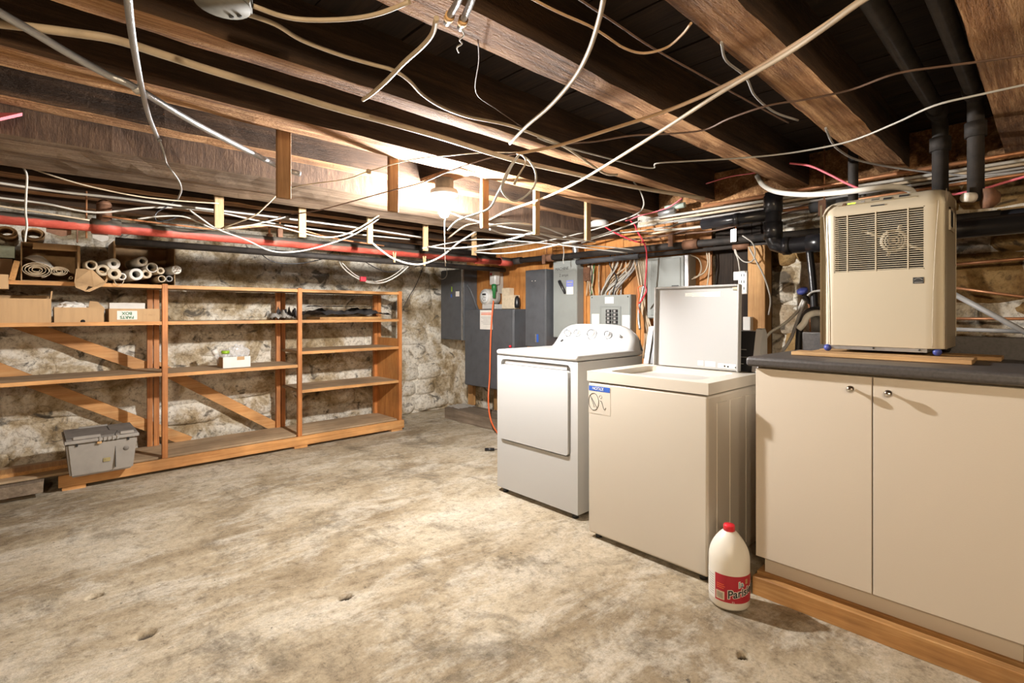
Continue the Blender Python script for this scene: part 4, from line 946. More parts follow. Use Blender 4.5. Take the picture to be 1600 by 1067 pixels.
B().tube([at(771, 470, 'x', 3.72), at(769, 490, 'x', 3.672), at(767, 520, 'x', 3.665), at(766, 550, 'x', 3.66), at(765, 590, 'x', 3.66), at(763, 620, 'x', 3.62), at(765, 648, 'x', 3.54), at(772, 668, 'x', 3.5), at(790, 690, 'x', 3.4), at(815, 702, 'x', 3.3)], .0085, 8).obj('cord', 'orange', pl)
tag(B().box(3.82, 3.9, at(795, 470, 'x', 3.82).y, at(784, 470, 'x', 3.82).y, 1.29, at(787, 450, 'x', 3.82).z, bev=.003, seg=1).obj('control_box', 'paper_old'), 'tall beige control box standing on the wide grey box', 'box')
tag(B().box(3.81, 3.9, at(803, 470, 'x', 3.81).y, at(792, 470, 'x', 3.81).y, 1.29, at(797, 461, 'x', 3.81).z, bev=.003, seg=1).obj('control_box', 'paper_old'), 'shorter beige control box right of the tall one', 'box')
tag(B().lathe([(0, 0), (.03, 0), (.035, .04), (.03, .1), (.012, .13), (0, .13)], at(808, 478, 'x', 3.85)-Vector((0, 0, .02)), n=14).obj('black_bell', 'black'), 'small black knob standing beside the beige boxes', 'knob')
tag(B().box(3.84, 3.9, 3.02, 3.1, 1.55, 1.68, bev=.003, seg=1).obj('relay_box', 'rust'), 'small rusty red relay box right of the handwritten box', 'box')
# post, power strip
tag(B().box(3.55, 3.665, 1.325, 1.438, 0, 1.70, bev=.003, seg=1).obj('post', 'stud'), 'square yellow timber post standing behind the washer', 'post')
ps = thing('power_strip', 'white power strip mounted upright on the post behind the lid', 'power strip', (3.53, 1.47, 1.36)); c = at(1162, 437, 'x', 3.56)
B().box(3.54, 3.58, c.y-.032, c.y+.032, c.z-.1, c.z+.06, bev=.006).obj('strip_body', 'ceramic', ps)
for k in range(3):
    z = c.z+.03-k*.045; part('socket', 'ink', ps, 3.538, 3.541, c.y+.004, c.y+.008, z-.009, z+.009); part('socket', 'ink', ps, 3.538, 3.541, c.y-.012, c.y-.008, z-.009, z+.009)
tag(B().box(3.58, 3.62, c.y+.035, c.y+.08, c.z+.0, c.z+.06, bev=.003).obj('plug_in_transformer', 'meter'), 'small grey plug-in transformer left of the power strip', 'transformer')
tag(B().box(3.5, 3.549, 1.4, 1.45, 1.08, 1.22, bev=.004).obj('wall_outlet', 'ceramic'), 'white outlet box on the post low behind the washer lid', 'outlet')

# ------------------------------------------------------------------ PIPES
def pipe(label, pts, r, mat, name='pipe', sm=False, n=16, parts=()):
    t = thing(name, label, 'pipe', Vector(pts[len(pts)//2])); B().tube(pts, r, n, sm=sm).obj('pipe_run', mat, t)
    for nm, p, q, rr, m in parts: B().tube([p, q], rr, n, sm=False).obj(nm, m, t)
    return t
RY, RZ = 3.94, 1.768
V = Vector
tx = at(166, 350, 'y', RY).x
rp = pipe('long red-painted iron pipe running in front of the shelves to the corner', [(XL, RY, RZ-.03), (0, RY, RZ), (3.62, RY, RZ+.01)], .036, 'red', parts=(
    ('tee', V((tx-.07, RY, RZ)), V((tx+.07, RY, RZ)), .046, 'red'), ('riser', V((tx-.01, RY, RZ+.02)), V((tx-.01, RY, 1.90)), .038, 'rust'), ('elbow', V((3.52, RY, RZ+.01)), V((3.68, RY, RZ+.01)), .045, 'red'), ('coupling', V((3.2, RY, RZ+.008)), V((3.36, RY, RZ+.01)), .043, 'red')))
B().lathe([(.038*math.cos(a), .038*math.sin(a)) for a in [PI/2*k/5 for k in range(6)]], (tx-.01, RY, 1.895), n=16).obj('pipe_cap', 'rust', rp)
BX = 3.70
kx = at(1080, 373, 'x', BX)
bpz = lambda y: 1.79-(3.94-y)*.008
pipe('dusty black iron pipe along the panel wall just under the wires', [(BX, RY-.03, bpz(RY)), (BX, .2, bpz(.2))], .028, 'iron', parts=(
    ('coupling', V((BX, kx.y-.06, bpz(kx.y))), V((BX, kx.y+.06, bpz(kx.y))), .038, 'rust'), ('coupling', V((BX, 3.45, bpz(3.45))), V((BX, 3.36, bpz(3.4))), .037, 'rust'), ('joint', V((BX, RY+.04, bpz(RY))), V((BX, RY-.14, bpz(RY))), .036, 'iron')))
pipe('foam-sleeved lower pipe above the breaker panels', [(3.75, 3.1, 1.722), (3.75, 2.42, 1.726)], .0235, 'foam')
pipe('bare lower iron pipe running right from the foam sleeve', [(3.75, 2.42, 1.728), (3.75, -.9, 1.745)], .016, 'iron', parts=(('coupling', V((3.75, 1.62, 1.731)), V((3.75, 1.5, 1.732)), .027, 'rust'), ('coupling', V((3.75, 1.3, 1.733)), V((3.75, 1.2, 1.734)), .025, 'rust')))
pipe('thin dark pipe beneath the red pipe along the back', [(.38, 4.06, 1.70), (3.7, 4.06, 1.705)], .024, 'iron')
pipe('old sagging iron pipe high in the dark back corner', [(2.0, 4.4, 1.90), (3.85, 4.4, 1.90)], .03, 'iron')
ax_ = 3.3; a0 = at(1208, 316, 'x', ax_); ay, az = a0.y, a0.z
e1 = V((ax_, ay, 1.70))
ab = thing('drain_pipe', 'fat black plastic drain pipe with elbow behind the dehumidifier', 'pipe', (ax_, ay, 1.66))
B().tube([(ax_, ay, 1.98), (ax_, ay, 1.70), (ax_, ay-.015, 1.665), (ax_, ay-.06, 1.648), (ax_, ay-.5, 1.652), (ax_, ay-1.2, 1.66)], .047, 20, sm=False).obj('pipe_run', 'abs', ab)
for p, q in (((ax_, ay, 1.80), (ax_, ay, 1.70)), ((ax_, ay-.06, 1.648), (ax_, ay-.10, 1.648)), ((ax_, ay-.19, 1.65), (ax_, ay-.32, 1.652)), ((ax_, ay, 1.96), (ax_, ay, 1.86))): B().tube([p, q], .053, 20, sm=False).obj('hub', 'abs', ab)
B().tube([(ax_, ay+.02, 1.85), (ax_, ay+.45, 1.845)], .037, 16, sm=False).obj('branch', 'abs', ab); B().tube([(ax_, ay+.2, 1.848), (ax_, ay+.23, 1.848)], .041, 16, sm=False).obj('hub', 'abs', ab)
B().tube([at(1264, 385, 'x', ax_), at(1270, 440, 'x', ax_-.02), at(1274, 500, 'x', ax_-.03)], .02, 12).obj('standpipe', 'abs', ab)
pipe('short grey-ended black pipe behind the dehumidifier top', [at(1266, 325, 'x', 3.45), at(1330, 312, 'x', 3.45)], .033, 'foam', n=16)
def elbowpipe(label, y, z, xe, zb, r):
    t = thing('waste_pipe', label, 'pipe', (xe, y, zb)); B().tube([(XL*.2, y, z), (xe-.06, y, z), (xe-.02, y, z-.012), (xe, y, z-.05), (xe, y, zb)], r, 16, sm=False).obj('pipe_run', 'iron', t)
    B().tube([(xe-.13, y, z), (xe-.06, y, z)], r*1.3, 16, sm=False).obj('hub', 'iron', t); B().tube([(xe, y, z-.1), (xe, y, z-.16)], r*1.3, 16, sm=False).obj('hub', 'iron', t); return t
ep_ = elbowpipe('black iron pipe beside the right-hand joist, turning down near the dehumidifier', .222, 2.115, 2.77, 1.70, .027)
B().lathe([(0, 0), (.04, 0), (.04, .03), (.02, .05), (0, .05)], (2.74, .2, 1.70), (.3, -1, 0), 16).obj('cleanout', 'rust', ep_); B().lathe([(0, -.02), (.018, -.02), (.02, .0), (.02, .02), (0, .02)], (2.73, .24, 1.71), (.7, -.7, 0), 14).obj('plug', 'pvc', ep_)
elbowpipe('black iron pipe in the bay left of the other, dropping behind the dehumidifier', .36, 2.14, 3.0, 1.79, .03)
p_ = at(1545, 350, 'x', 3.75)
pipe('large black soil pipe low across the right wall', [(3.75, .8, p_.z), (3.75, -1.5, p_.z+.02)], .062, 'abs', parts=(('hub', V((3.75, -.05, p_.z)), V((3.75, -.15, p_.z)), .072, 'abs'),))
def yline(label, p, q, x, r, mat, name='pipe', cat='pipe'):
    a, b = at(*p, 'x', x), at(*q, 'x', x); d = (b-a)
    return tag(B().tube([a, b+d*.5], r, 10, sm=False).obj(name, mat), label, cat)
yline('copper pipe highest on the wall right of the dehumidifier', (1480, 414), (1600, 404), 3.82, .009, 'copper', 'copper_pipe')
yline('copper pipe sloping down right of the dehumidifier', (1480, 448), (1600, 464), 3.83, .008, 'copper', 'copper_pipe')
yline('bare copper pipe just above the countertop upstand', (1480, 498), (1600, 498), 3.8, .009, 'copper', 'copper_pipe')
yline('grey conduit just over the countertop upstand', (1480, 514), (1600, 518), 3.72, .011, 'nm_grey', 'conduit')
yline('diagonal grey conduit crossing behind the counter', (1484, 456), (1600, 518), 3.6, .014, 'nm_grey', 'conduit')
# bundle under the joist ends, along the panel wall
yline('copper water pipe uppermost in the bundle under the joist ends', (1100, 322), (1600, 238), 3.38, .011, 'copper', 'copper_pipe')
for i, (p, q, r, m, lb) in enumerate((((1010, 343), (1600, 250), .009, 'nm_white', 'pale cable right under the upper copper pipe'), ((1000, 350), (1600, 256), .008, 'nm_cream', 'cream cable third from the top of the wall bundle'), ((1060, 347), (1600, 262), .007, 'nm_grey', 'grey cable fourth from the top of the wall bundle'), ((1120, 345), (1600, 272), .009, 'copper', 'thin copper pipe lower in the wall bundle'), ((1180, 338), (1600, 268), .006, 'nm_white', 'thin white cable lowest in the wall bundle'))):
    yline(lb, p, q, 3.40+.012*i, r, m, 'cable', 'cable')
# hangers
for px, py0, py1, x, lb in ((1150, 335, 372, 3.70, 'rod hanger holding the black iron pipe near the drain pipe'), (1052, 345, 380, 3.66, 'brass rod hanger above the bundle of cables'), (854, 372, 408, 3.70, 'rusty strap hanger near the corner of the iron pipe'), (1288, 245, 330, 3.42, 'copper hanger rod left of the dehumidifier top'), (135, 330, 372, 3.95, 'rod hanger on the red pipe at left')):
    a, b_ = at(px, py0, 'x' if px > 800 else 'y', x), at(px, py1, 'x' if px > 800 else 'y', x)
    t = thing('pipe_hanger', lb, 'hanger', b_); B().cyl(a+V((0, 0, .12)), b_, .005, 8).obj('rod', 'copper', t); B().box(b_.x-.045, b_.x-.038, b_.y-.02, b_.y+.02, b_.z-.03, b_.z+.06).obj('strap', 'steel' if px == 1150 else 'rust', t)
pc = at(1333, 270, 'x', 3.2); tag(B().cyl((pc.x, pc.y, 2.22), (pc.x, pc.y, 1.80), .024, 14).obj('riser_pipe', 'iron'), 'vertical iron pipe standing behind the dehumidifier top', 'pipe')
tag(B().cyl(at(1340, 240, 'x', 3.6), at(1352, 300, 'x', 3.6)+V((0, 0, -.2)), .02, 12).obj('riser_pipe', 'nm_grey'), 'grey riser pipe in the dark under the last joist', 'pipe')
c0 = at(888, 366, 'x', 3.75); tag(B().tube([at(875, 360, 'x', 3.8), at(888, 368, 'x', 3.76), at(897, 378, 'x', 3.75), at(901, 405, 'x', 3.75)], .03, 14).obj('conduit', 'steel'), 'galvanised conduit elbow above the handwritten grey box', 'conduit')
jb = at(937, 354, 'x', 3.5); t = thing('junction_box', 'round white junction box under the joists near the panels', 'junction box', jb); B().lathe([(0, 0), (.075, 0), (.075, .04), (.06, .05), (0, .05)], jb, n=20).obj('box_body', 'ceramic', t)

for px, lb, tp in ((421, 'short brass riser standing on the red pipe, left of two', 340), (437, 'short brass riser on the red pipe with a square valve, right of two', 338)):
    b_ = at(px, 372, 'y', RY); t_ = at(px, tp, 'y', RY)
    t = thing('brass_riser', lb, 'pipe', b_); B().cyl(b_-V((0, 0, .01)), t_, .008, 10).obj('riser', 'copper', t); B().box(b_.x-.018, b_.x+.018, b_.y-.018, b_.y+.018, b_.z+.005, b_.z+(.07 if px > 430 else .03), bev=.003, seg=1).obj('valve', 'rust', t)
for px, py, wd, lb, m in ((92, 361, .11, 'rusty bracket plate hanging under the red pipe at left', 'rust'), (157, 370, .075, 'small bright metal plate hanging under the red pipe tee', 'steel')):
    c = at(px, py, 'y', RY+.03); tag(B().prism([(c.x-wd/2, c.y, c.z+.03), (c.x+wd/2, c.y, c.z+.03), (c.x+wd/2, c.y, c.z-.015), (c.x+wd*.1, c.y, c.z-.03), (c.x-wd/2, c.y, c.z-.01)], (0, .008, 0)).obj('bracket_plate', m), lb, 'plate')

# ------------------------------------------------------------------ LAUNDRY SUPPLY
va = thing('stop_valve', 'laundry valve with blue handle on the wall left of the dehumidifier', 'valve', at(1256, 462, 'x', 3.3)); c = at(1256, 459, 'x', 3.3)
B().lathe([(0, 0), (.012, 0), (.03, .012), (.03, .03), (0, .032)], c+V((0, 0, .0)), (-.5, .2, .8), 10).obj('handle', 'bluevalve', va)
B().tube([c, c+V((.03, -.02, -.05)), c+V((.05, -.04, -.08))], .014, 10).obj('valve_body', 'iron', va); B().tube([at(1262, 470, 'x', 3.33), at(1266, 485, 'x', 3.33), at(1268, 540, 'x', 3.33)], .009, 8).obj('copper_stub', 'copper', va)
def wire(label, pts, r, mat, name='cable', cat='cable', n=7, ax='z', v=2.0, k=5, flat=1.0):
    P = []
    for p in pts:
        if isinstance(p, Vector): P.append(p)
        elif len(p) == 2: P.append(at(p[0], p[1], ax, v))
        elif len(p) == 3: P.append(at(p[0], p[1], ax, p[2]))
        else: P.append(at(p[0], p[1], p[2], p[3]))
    return tag(B().tube(P, r, n, k=k, flat=flat).obj(name, mat), label, cat)
wire('white laundry hose curving from the valve down behind the washer console', [(1255, 468), (1247, 485), (1235, 498), (1222, 508), (1204, 519), (1195, 530)], .008, 'nm_white', 'supply_hose', 'hose', ax='x', v=3.15)
wire('grey braided laundry hose dropping steeply from the valve', [(1257, 470), (1250, 490), (1243, 510), (1235, 530), (1222, 550)], .009, 'nm_grey', 'supply_hose', 'hose', ax='x', v=3.12)
wire('thin white tube running from the valve to the dehumidifier', [(1262, 462), (1270, 456), (1285, 454), (1300, 455)], .007, 'nm_white', 'tube', 'hose', ax='x', v=3.25)
wire('white hooked drain hose over the standpipe left of the dehumidifier', [(1248, 514), (1256, 505), (1262, 494), (1275, 489), (1290, 492), (1298, 505)], .017, 'pvc', 'drain_hook', 'hose', n=12, ax='x', v=3.08)
wire('black corrugated drain hose curling over the white hook', [(1247, 555), (1249, 520), (1253, 505), (1260, 490), (1272, 484), (1290, 484)], .018, 'black', 'drain_hose', 'hose', n=10, ax='x', v=3.12)
tag(B().cyl(at(1276, 495, 'x', 3.14), at(1277, 518, 'x', 3.14), .03, 14).obj('standpipe_collar', 'nm_grey'), 'grey ribbed standpipe collar left of the dehumidifier', 'pipe')

# ------------------------------------------------------------------ HANGING STRIPS (wire supports)
for i, (px, pt, pb, y, wd, m) in enumerate(((443, 203, 310, 2.305, .058, 'lath_dark'), (614, 240, 331, 2.305, .052, 'lath_dark'), (757, 278, 357, 2.305, .05, 'lath_dark'), (838, 307, 367, 2.305, .045, 'lath'), (918, 315, 376, 2.305, .05, 'lath'))):
    p = at(px, pb, 'y', y)
    tag(B().box(p.x-wd/2, p.x+wd/2, y-.012, y+.012, p.z, 2.07, bev=.002, seg=1).obj('hanging_strip', m),
        ['wide brown wooden strip hanging from the joist at the left end of the near row', 'brown strip, second from the left of the near row', 'brown strip right beside the lit bulb, middle of the near row', 'tan strip right of the bulb, fourth of the near row', 'tan strip at the right end of the near row by the junction box'][i], 'wood strip', 'wooden strips hanging in the near row')
for i, (px, pb, wd) in enumerate(((342, 357, .052), (472, 371, .05), (578, 381, .045), (665, 392, .042), (741, 399, .045))):
    p = at(px, pb, 'y', 3.58)
    tag(B().box(p.x-wd/2, p.x+wd/2, 3.57, 3.592, p.z, 2.06, bev=.002, seg=1).obj('hanging_strip', 'lath'),
        ['pale strip at the left end of the far row above the red pipe', 'pale strip, second from the left of the far row', 'pale strip, middle of the far row', 'pale strip left of the lit bulb in the far row', 'pale strip at the right end of the far row near the corner'][i], 'wood strip', 'wooden strips hanging in the far row')
for (px, py, lb) in ((617, 402, 'wooden clothes peg clipped on the white cable, left one'), (664, 408, 'wooden clothes peg clipped on the white cable, right one')):
    c = at(px, py, 'y', 3.50)
    t = thing('clothes_peg', lb, 'clothes peg', c)
    for s in (-1, 1): B().box(c.x-.008+s*.006, c.x-.002+s*.006, c.y-.006, c.y+.006, c.z-.04, c.z+.04, rot=Matrix.Rotation(.12*s, 3, 'Y')).obj('peg_half', 'lath', t)

# ------------------------------------------------------------------ CABLES UNDER THE JOISTS
def zl(pts, z0, z1): return [(p[0], p[1], 'z', z0+(z1-z0)*i/(len(pts)-1)) for i, p in enumerate(pts)]
def dl(pts, d0, d1): return [(p[0], p[1], 'd', d0+(d1-d0)*i/(len(pts)-1)) for i, p in enumerate(pts)]
wire('thick grey armoured cable slanting across the upper left joists', zl([(-60, -15), (0, 20), (60, 55), (110, 85), (170, 118), (212, 137), (300, 190), (380, 232), (440, 262), (470, 272)], 2.005, 1.885), .011, 'bx', 'armoured_cable', n=10)
for px, py, d, lb in ((215, 139, 1.937, 'pale clamp ring on the grey armoured cable beside the hanging one'), (436, 259, 1.896, 'pale clamp ring on the grey armoured cable by the first strip')):
    c = at(px, py, 'z', d); tag(B().tube([c+V((-.006, -.004, .004)), c+V((.006, .004, -.004))], .0155, 12, sm=False).obj('clamp_ring', 'ceramic'), lb, 'clamp')
wire('grey armoured cable hanging down at upper left', zl([(198, -20), (200, 0), (205, 45), (213, 95), (222, 140), (232, 180), (245, 212), (250, 221)], 1.985, 1.87), lambda u: .0095-.003*u, 'bx', 'armoured_cable', n=10)
wire('thin grey wire continuing from the hanging armoured cable', zl([(250, 221), (255, 235), (260, 255), (266, 264), (279, 282), (283, 297), (278, 311)], 1.87, 1.70), .0035, 'nm_grey', 'wire')
wire('thick cream cable running the length of the joist bay', [(-40, 33, 2.0), (0, 37, 2.0), (50, 43, 2.0), (120, 52, 2.0), (180, 62, 2.0), (250, 84, 2.0), (330, 110, 2.0), (420, 137, 1.995), (520, 168, 1.99), (620, 195, 1.99), (700, 218, 1.99), (800, 249, 1.99), (900, 272, 1.99), (980, 290, 1.98), (1050, 302, 1.97), (1100, 310, 1.95)], .0115, 'nm_cream', n=10)
wire('cream cable sagging between the round box and the second joist', [(395, 9), (440, 25), (480, 31), (540, 30), (590, 22), (640, 3)], .006, 'nm_cream')
wire('cream cable snaking from the round box along the joist', [(380, 20), (430, 38), (470, 62), (530, 85), (580, 100), (615, 110), (640, 127), (660, 148), (690, 167), (730, 182), (770, 190), (800, 197), (835, 210), (880, 228), (930, 262, 1.98), (948, 272, 1.975), (965, 273, 1.975)], .006, 'nm_cream')
wire('cream cable looping down from one joist and stapled to the next', [(682, 28), (676, 52), (660, 72), (632, 97), (607, 123), (585, 143), (567, 156)], .007, 'nm_cream', v=1.985)
wire('thin brown wire dropping in the dark bay', [(747, 62), (748, 95), (744, 145), (775, 170), (818, 200)], .002, 'nm_brown', 'wire', v=2.01)
wire('cream cable bowing down from the top centre to the knot', [(945, -12), (935, 35), (918, 85), (895, 125), (860, 165), (825, 195), (797, 224)], .0068, 'nm_cream', v=1.97)
wire('tan cable, upper of the two long ones from the top right', [(1400, -35), (1345, 0), (1265, 55), (1150, 125), (1050, 170), (960, 200), (870, 228), (830, 236), (808, 240)], .0068, 'nm_orange', v=1.955)
wire('tan cable, lower of the two long ones, running to the bulb', [(1400, -30), (1340, 6), (1285, 46), (1220, 90), (1130, 142), (1040, 200), (960, 250), (905, 283), (860, 305), (825, 318), (790, 330), (760, 345), (728, 352), (700, 372, 1.86)], .0068, 'nm_cream', v=1.925)
wire('twisted brown telephone wire in the dark bay', [(895, -8), (960, 35), (1020, 75), (1100, 120), (1200, 175), (1232, 192)], .003, 'nm_brown', 'wire', v=2.02)
wire('thin tan wire sagging to the big joist', [(820, -8), (870, 18), (920, 40), (945, 55), (975, 75), (1005, 83), (1040, 75), (1065, 55), (1080, 36)], .0035, 'nm_orange', 'wire', v=2.0)
wire('dusty brown cable crossing from the knot to the right edge', [(850, 232), (890, 224), (930, 221), (985, 212), (1045, 209), (1100, 203), (1140, 185), (1200, 165), (1260, 155), (1330, 140), (1400, 115), (1480, 103), (1540, 95), (1640, 80)], .0036, 'nm_brown', 'wire', v=1.98)
wire('pale thin cable zigzagging to the right edge', [(840, 215), (870, 226), (950, 247), (1000, 260), (1022, 262), (1026, 255), (1070, 252), (1140, 248), (1200, 243), (1260, 235), (1330, 220), (1400, 192), (1460, 165), (1530, 148), (1640, 124)], .0038, 'nm_white', 'wire', v=1.965)
wire('grey cable hanging beside the big joist', [(1127, 66), (1135, 95), (1165, 120), (1180, 150), (1210, 175), (1247, 188)], .004, 'nm_grey', v=2.0)
wire('short grey cable curling under the big joist', [(1290, 200, 'x', 2.42), (1300, 222, 'x', 2.6), (1312, 235, 'x', 2.75), (1340, 250, 'x', 2.95), (1400, 262, 'x', 3.1), (1480, 272, 'x', 3.2), (1540, 274, 'x', 3.2), (1640, 262, 'x', 3.2)], .005, 'nm_grey')
# knot and loop
wire('coiled spare cable loop hanging under the knot', [(812, 240), (828, 252), (837, 270), (836, 288), (824, 304), (806, 314), (792, 308), (784, 296), (787, 280), (798, 258), (812, 240)], .0045, 'nm_white', 'cable_loop', v=None, ax='d') if False else wire('coiled spare cable loop hanging under the knot', dl([(812, 240), (828, 252), (837, 270), (836, 288), (824, 304), (806, 314), (792, 308), (784, 296), (787, 280), (798, 258), (810, 243)], 2.3, 2.3), .0045, 'nm_white', 'cable_loop')
wire('cream cable from the knot down to the strip by the bulb', dl([(812, 240), (800, 258), (788, 283), (778, 302), (765, 325), (742, 335), (715, 345), (700, 360)], 2.3, 3.0), .006, 'nm_white')
wire('frayed cream cord end dangling from the knot', dl([(815, 240), (822, 252), (814, 268), (808, 278), (803, 289)], 2.28, 2.28), lambda u: .004+.006*max(0, u-.6), 'nm_cream', 'cord_end')
wire('pale cord tied from strip to knot past the bulb', dl([(432, 302), (470, 290), (540, 280), (575, 268), (640, 250), (700, 243), (760, 238), (808, 238)], 2.5, 2.45), .003, 'nm_cream', 'cord')
wire('dark wire sagging across the girder behind the strips', dl([(455, 335), (500, 328), (560, 312), (610, 298), (660, 285), (700, 268), (760, 248), (810, 240)], 2.6, 2.5), .003, 'nm_brown', 'wire')
c = at(576, 268, 'd', 2.47); crumple('yellow_knot', 'small yellow knot on the pale cord near the second strip', 'knot', c, .012, 'nm_cream', 5)
# right-hand side ceiling oddments
wire('white cable dropping from the joist and running to the junction box', [(990, 284, 'x', 3.1), (1001, 300, 'x', 3.15), (1006, 320, 'x', 3.2), (995, 334, 'x', 3.3), (965, 346, 'x', 3.4), (940, 355, 'x', 3.45), (900, 366, 'x', 3.4), (860, 375, 'x', 3.3), (800, 385, 'x', 3.1), (740, 392, 'x', 2.9)], .0055, 'nm_white')
wire('pink plastic strip arching between the joist and the cable bundle', [(1066, 310), (1045, 324), (1020, 332), (1000, 337), (985, 343), (978, 345)], .011, 'cordpink', 'plastic_strip', 'strip', ax='x', v=3.35, flat=.35)
wire('red plastic strip lying over the cables above the panels', [(945, 354), (958, 362), (975, 370), (992, 377), (1006, 379)], .015, 'cordred', 'plastic_strip', 'strip', ax='x', v=3.48, flat=.4)
wire('red wire hanging from the bundle down beside the breaker panel', [(985, 345), (992, 352), (996, 362), (1004, 375), (1010, 392), (1010, 420), (1008, 445), (1010, 455), (1002, 470), (998, 474)], .0065, 'cordred', 'wire', ax='x', v=3.62)
wire('pink wire end poking from behind the joist', [(1103, 287), (1140, 276), (1180, 270)], .004, 'cordpink', 'wire', ax='x', v=3.2)
wire('pink wire curving down onto the dehumidifier', [(1234, 255), (1265, 259), (1295, 272), (1320, 285), (1345, 296)], .006, 'cordpink', 'wire', ax='x', v=3.05)
wire('pink wire running off right from the dehumidifier', [(1470, 306), (1500, 302), (1540, 294), (1570, 285), (1640, 265)], .006, 'cordpink', 'wire', ax='x', v=3.1)
sp = thing('manifold', 'small metal manifold with pale tags under the joist near the panels', 'manifold', at(1040, 325, 'x', 3.4)); c = at(1040, 326, 'x', 3.4); c2 = at(1070, 320, 'x', 3.4)
B().tube([c, c2], .02, 10, sm=False).obj('body', 'greenish', sp); B().tube([at(1030, 335, 'x', 3.39), at(1055, 328, 'x', 3.39)], .022, 8, sm=False).obj('fittings', 'steel', sp)
tag(B().box(c2.x+.05, c2.x+.1, c2.y-.15, c2.y-.05, c2.z+.05, c2.z+.1, bev=.01).obj('metal_clip', 'ceramic'), 'white metal clip on the joist end by the manifold', 'clip')
# long white lines through the strips
def yl(label, pts, r, mat='nm_white', ax='y', v=3.55, name='cable', **k): return wire(label, pts, r, mat, name, 'cable', ax=ax, v=v, **k)
yl('cream line from the left edge to the first pale strip', [(-40, 236), (0, 245), (40, 260), (120, 286), (200, 304), (260, 312), (342, 318)], .004, 'nm_cream')
yl('white pull cord hanging at far left over the rolls', [(37, 262), (42, 275), (41, 300), (40, 330), (42, 352), (40, 366), (39, 378)], .005, v=3.5, name='pull_cord')
yl('white cable along the back joists from the left edge', [(-40, 280), (0, 286), (90, 299), (200, 311), (300, 324), (420, 338), (560, 356), (660, 371)], .007, v=3.75)
yl('thin white cable below it toward the red riser', [(-20, 305), (0, 309), (70, 318), (150, 332), (240, 324), (330, 330), (420, 348), (520, 362), (640, 374)], .006, v=3.8)
yl('tan cable just above the red pipe at left', [(-40, 316), (0, 322), (70, 333), (140, 344)], .005, 'nm_cream', v=3.82)
yl('copper line running above the red pipe', [(160, 337), (220, 345), (280, 352), (345, 358), (430, 352), (460, 356), (520, 372), (600, 384)], .006, 'copper', v=3.86, name='copper_line')
yl('white cable looping between the riser and the first pale strip', [(215, 342), (250, 338), (285, 338), (310, 347), (330, 356), (345, 358), (375, 355), (410, 348), (450, 338)], .005, v=3.7)
yl('white cable dipping below the far strips', [(296, 328), (315, 342), (340, 358), (385, 375), (420, 391), (450, 394), (490, 388), (545, 370), (580, 350), (612, 327)], .0055, v=3.5)
yl('twin cable rising to the second brown strip', [(350, 357), (420, 352), (500, 370), (540, 366), (575, 348), (608, 325)], .005, 'nm_cream', v=3.3)
yl('cream tie line from the first brown strip', [(433, 304), (415, 322), (395, 338), (345, 357)], .004, 'nm_cream', ax='d', v=2.9)
yl('heavy white cable slung below the red pipe between the pegs', [(582, 380), (598, 393), (615, 404), (640, 412), (662, 412), (690, 400), (715, 380), (738, 365), (755, 354)], .0075, v=3.4)
yl('white cable running from the middle strip toward the panels', [(755, 354, 'd', 3.05), (790, 350, 'd', 3.2), (820, 350, 'd', 3.3), (850, 355, 'd', 3.5), (890, 370, 'd', 3.9), (930, 378, 'd', 4.1)], .006)
yl('lower white cable sagging between strips toward the corner', [(668, 385, 'd', 4.2), (700, 388, 'd', 4.1), (750, 384, 'd', 3.8), (800, 373, 'd', 3.5), (836, 364, 'd', 3.35), (870, 372, 'd', 3.5), (915, 374, 'd', 3.7), (960, 360, 'd', 3.9), (1000, 345, 'd', 3.9)], .0065)
yl('white cable, lowest of the strands toward the corner', [(742, 394, 'd', 4.5), (780, 396, 'd', 4.3), (830, 391, 'd', 4.0), (880, 380, 'd', 3.8), (912, 374, 'd', 3.72)], .0065)
yl('thin white strand above the lowest one', [(660, 388, 'd', 4.2), (700, 380, 'd', 4.3), (742, 374, 'd', 4.5), (800, 376, 'd', 4.3), (860, 381, 'd', 4.2), (920, 388, 'd', 4.0), (980, 395, 'd', 4.0)], .005)
yl('white strand from the bulb holder past the brown strip', [(702, 332, 'd', 3.3), (735, 343, 'd', 3.2), (790, 355, 'd', 3.3), (830, 362, 'd', 3.4), (880, 372, 'd', 3.6)], .0045)
yl('slack white strand below the middle strip', [(765, 358, 'd', 3.1), (790, 366, 'd', 3.3), (830, 368, 'd', 3.4), (880, 381, 'd', 3.8), (940, 385, 'd', 3.9), (990, 390, 'd', 3.9)], .0045)
wire('double white cable with red connector hanging below the red pipe', [(528, 404), (536, 418), (550, 430), (566, 438), (580, 442), (600, 441), (622, 430), (640, 414), (646, 406)], .006, 'nm_white', ax='y', v=4.1)
wire('second strand of the hanging double cable', [(534, 410), (548, 424), (563, 434), (580, 440), (600, 437), (618, 428), (634, 414)], .0045, 'nm_white', ax='y', v=4.14)
c = at(567, 436, 'y', 4.08); tag(B().box(c.x-.025, c.x+.025, c.y-.015, c.y+.015, c.z-.02, c.z+.02, bev=.004).obj('connector', 'cordred'), 'red connector on the double white cable below the red pipe', 'connector')
wire('black wire dangling against the stone wall near the corner', [(662, 405), (660, 420), (650, 445), (640, 462), (630, 480)], .004, 'black', 'wire', ax='y', v=4.9)
wire('black cable draped along the wall under the red pipe', [(405, 395), (425, 408), (450, 412), (480, 410), (520, 402), (560, 405), (590, 420), (610, 425), (640, 418)], .004, 'black', 'wire', ax='y', v=4.15)
wire('black cable arching between the riser and the red pipe', [(278, 311), (262, 322), (245, 332), (243, 343), (252, 346), (275, 340), (290, 332)], .004, 'black', 'wire', ax='y', v=3.75)
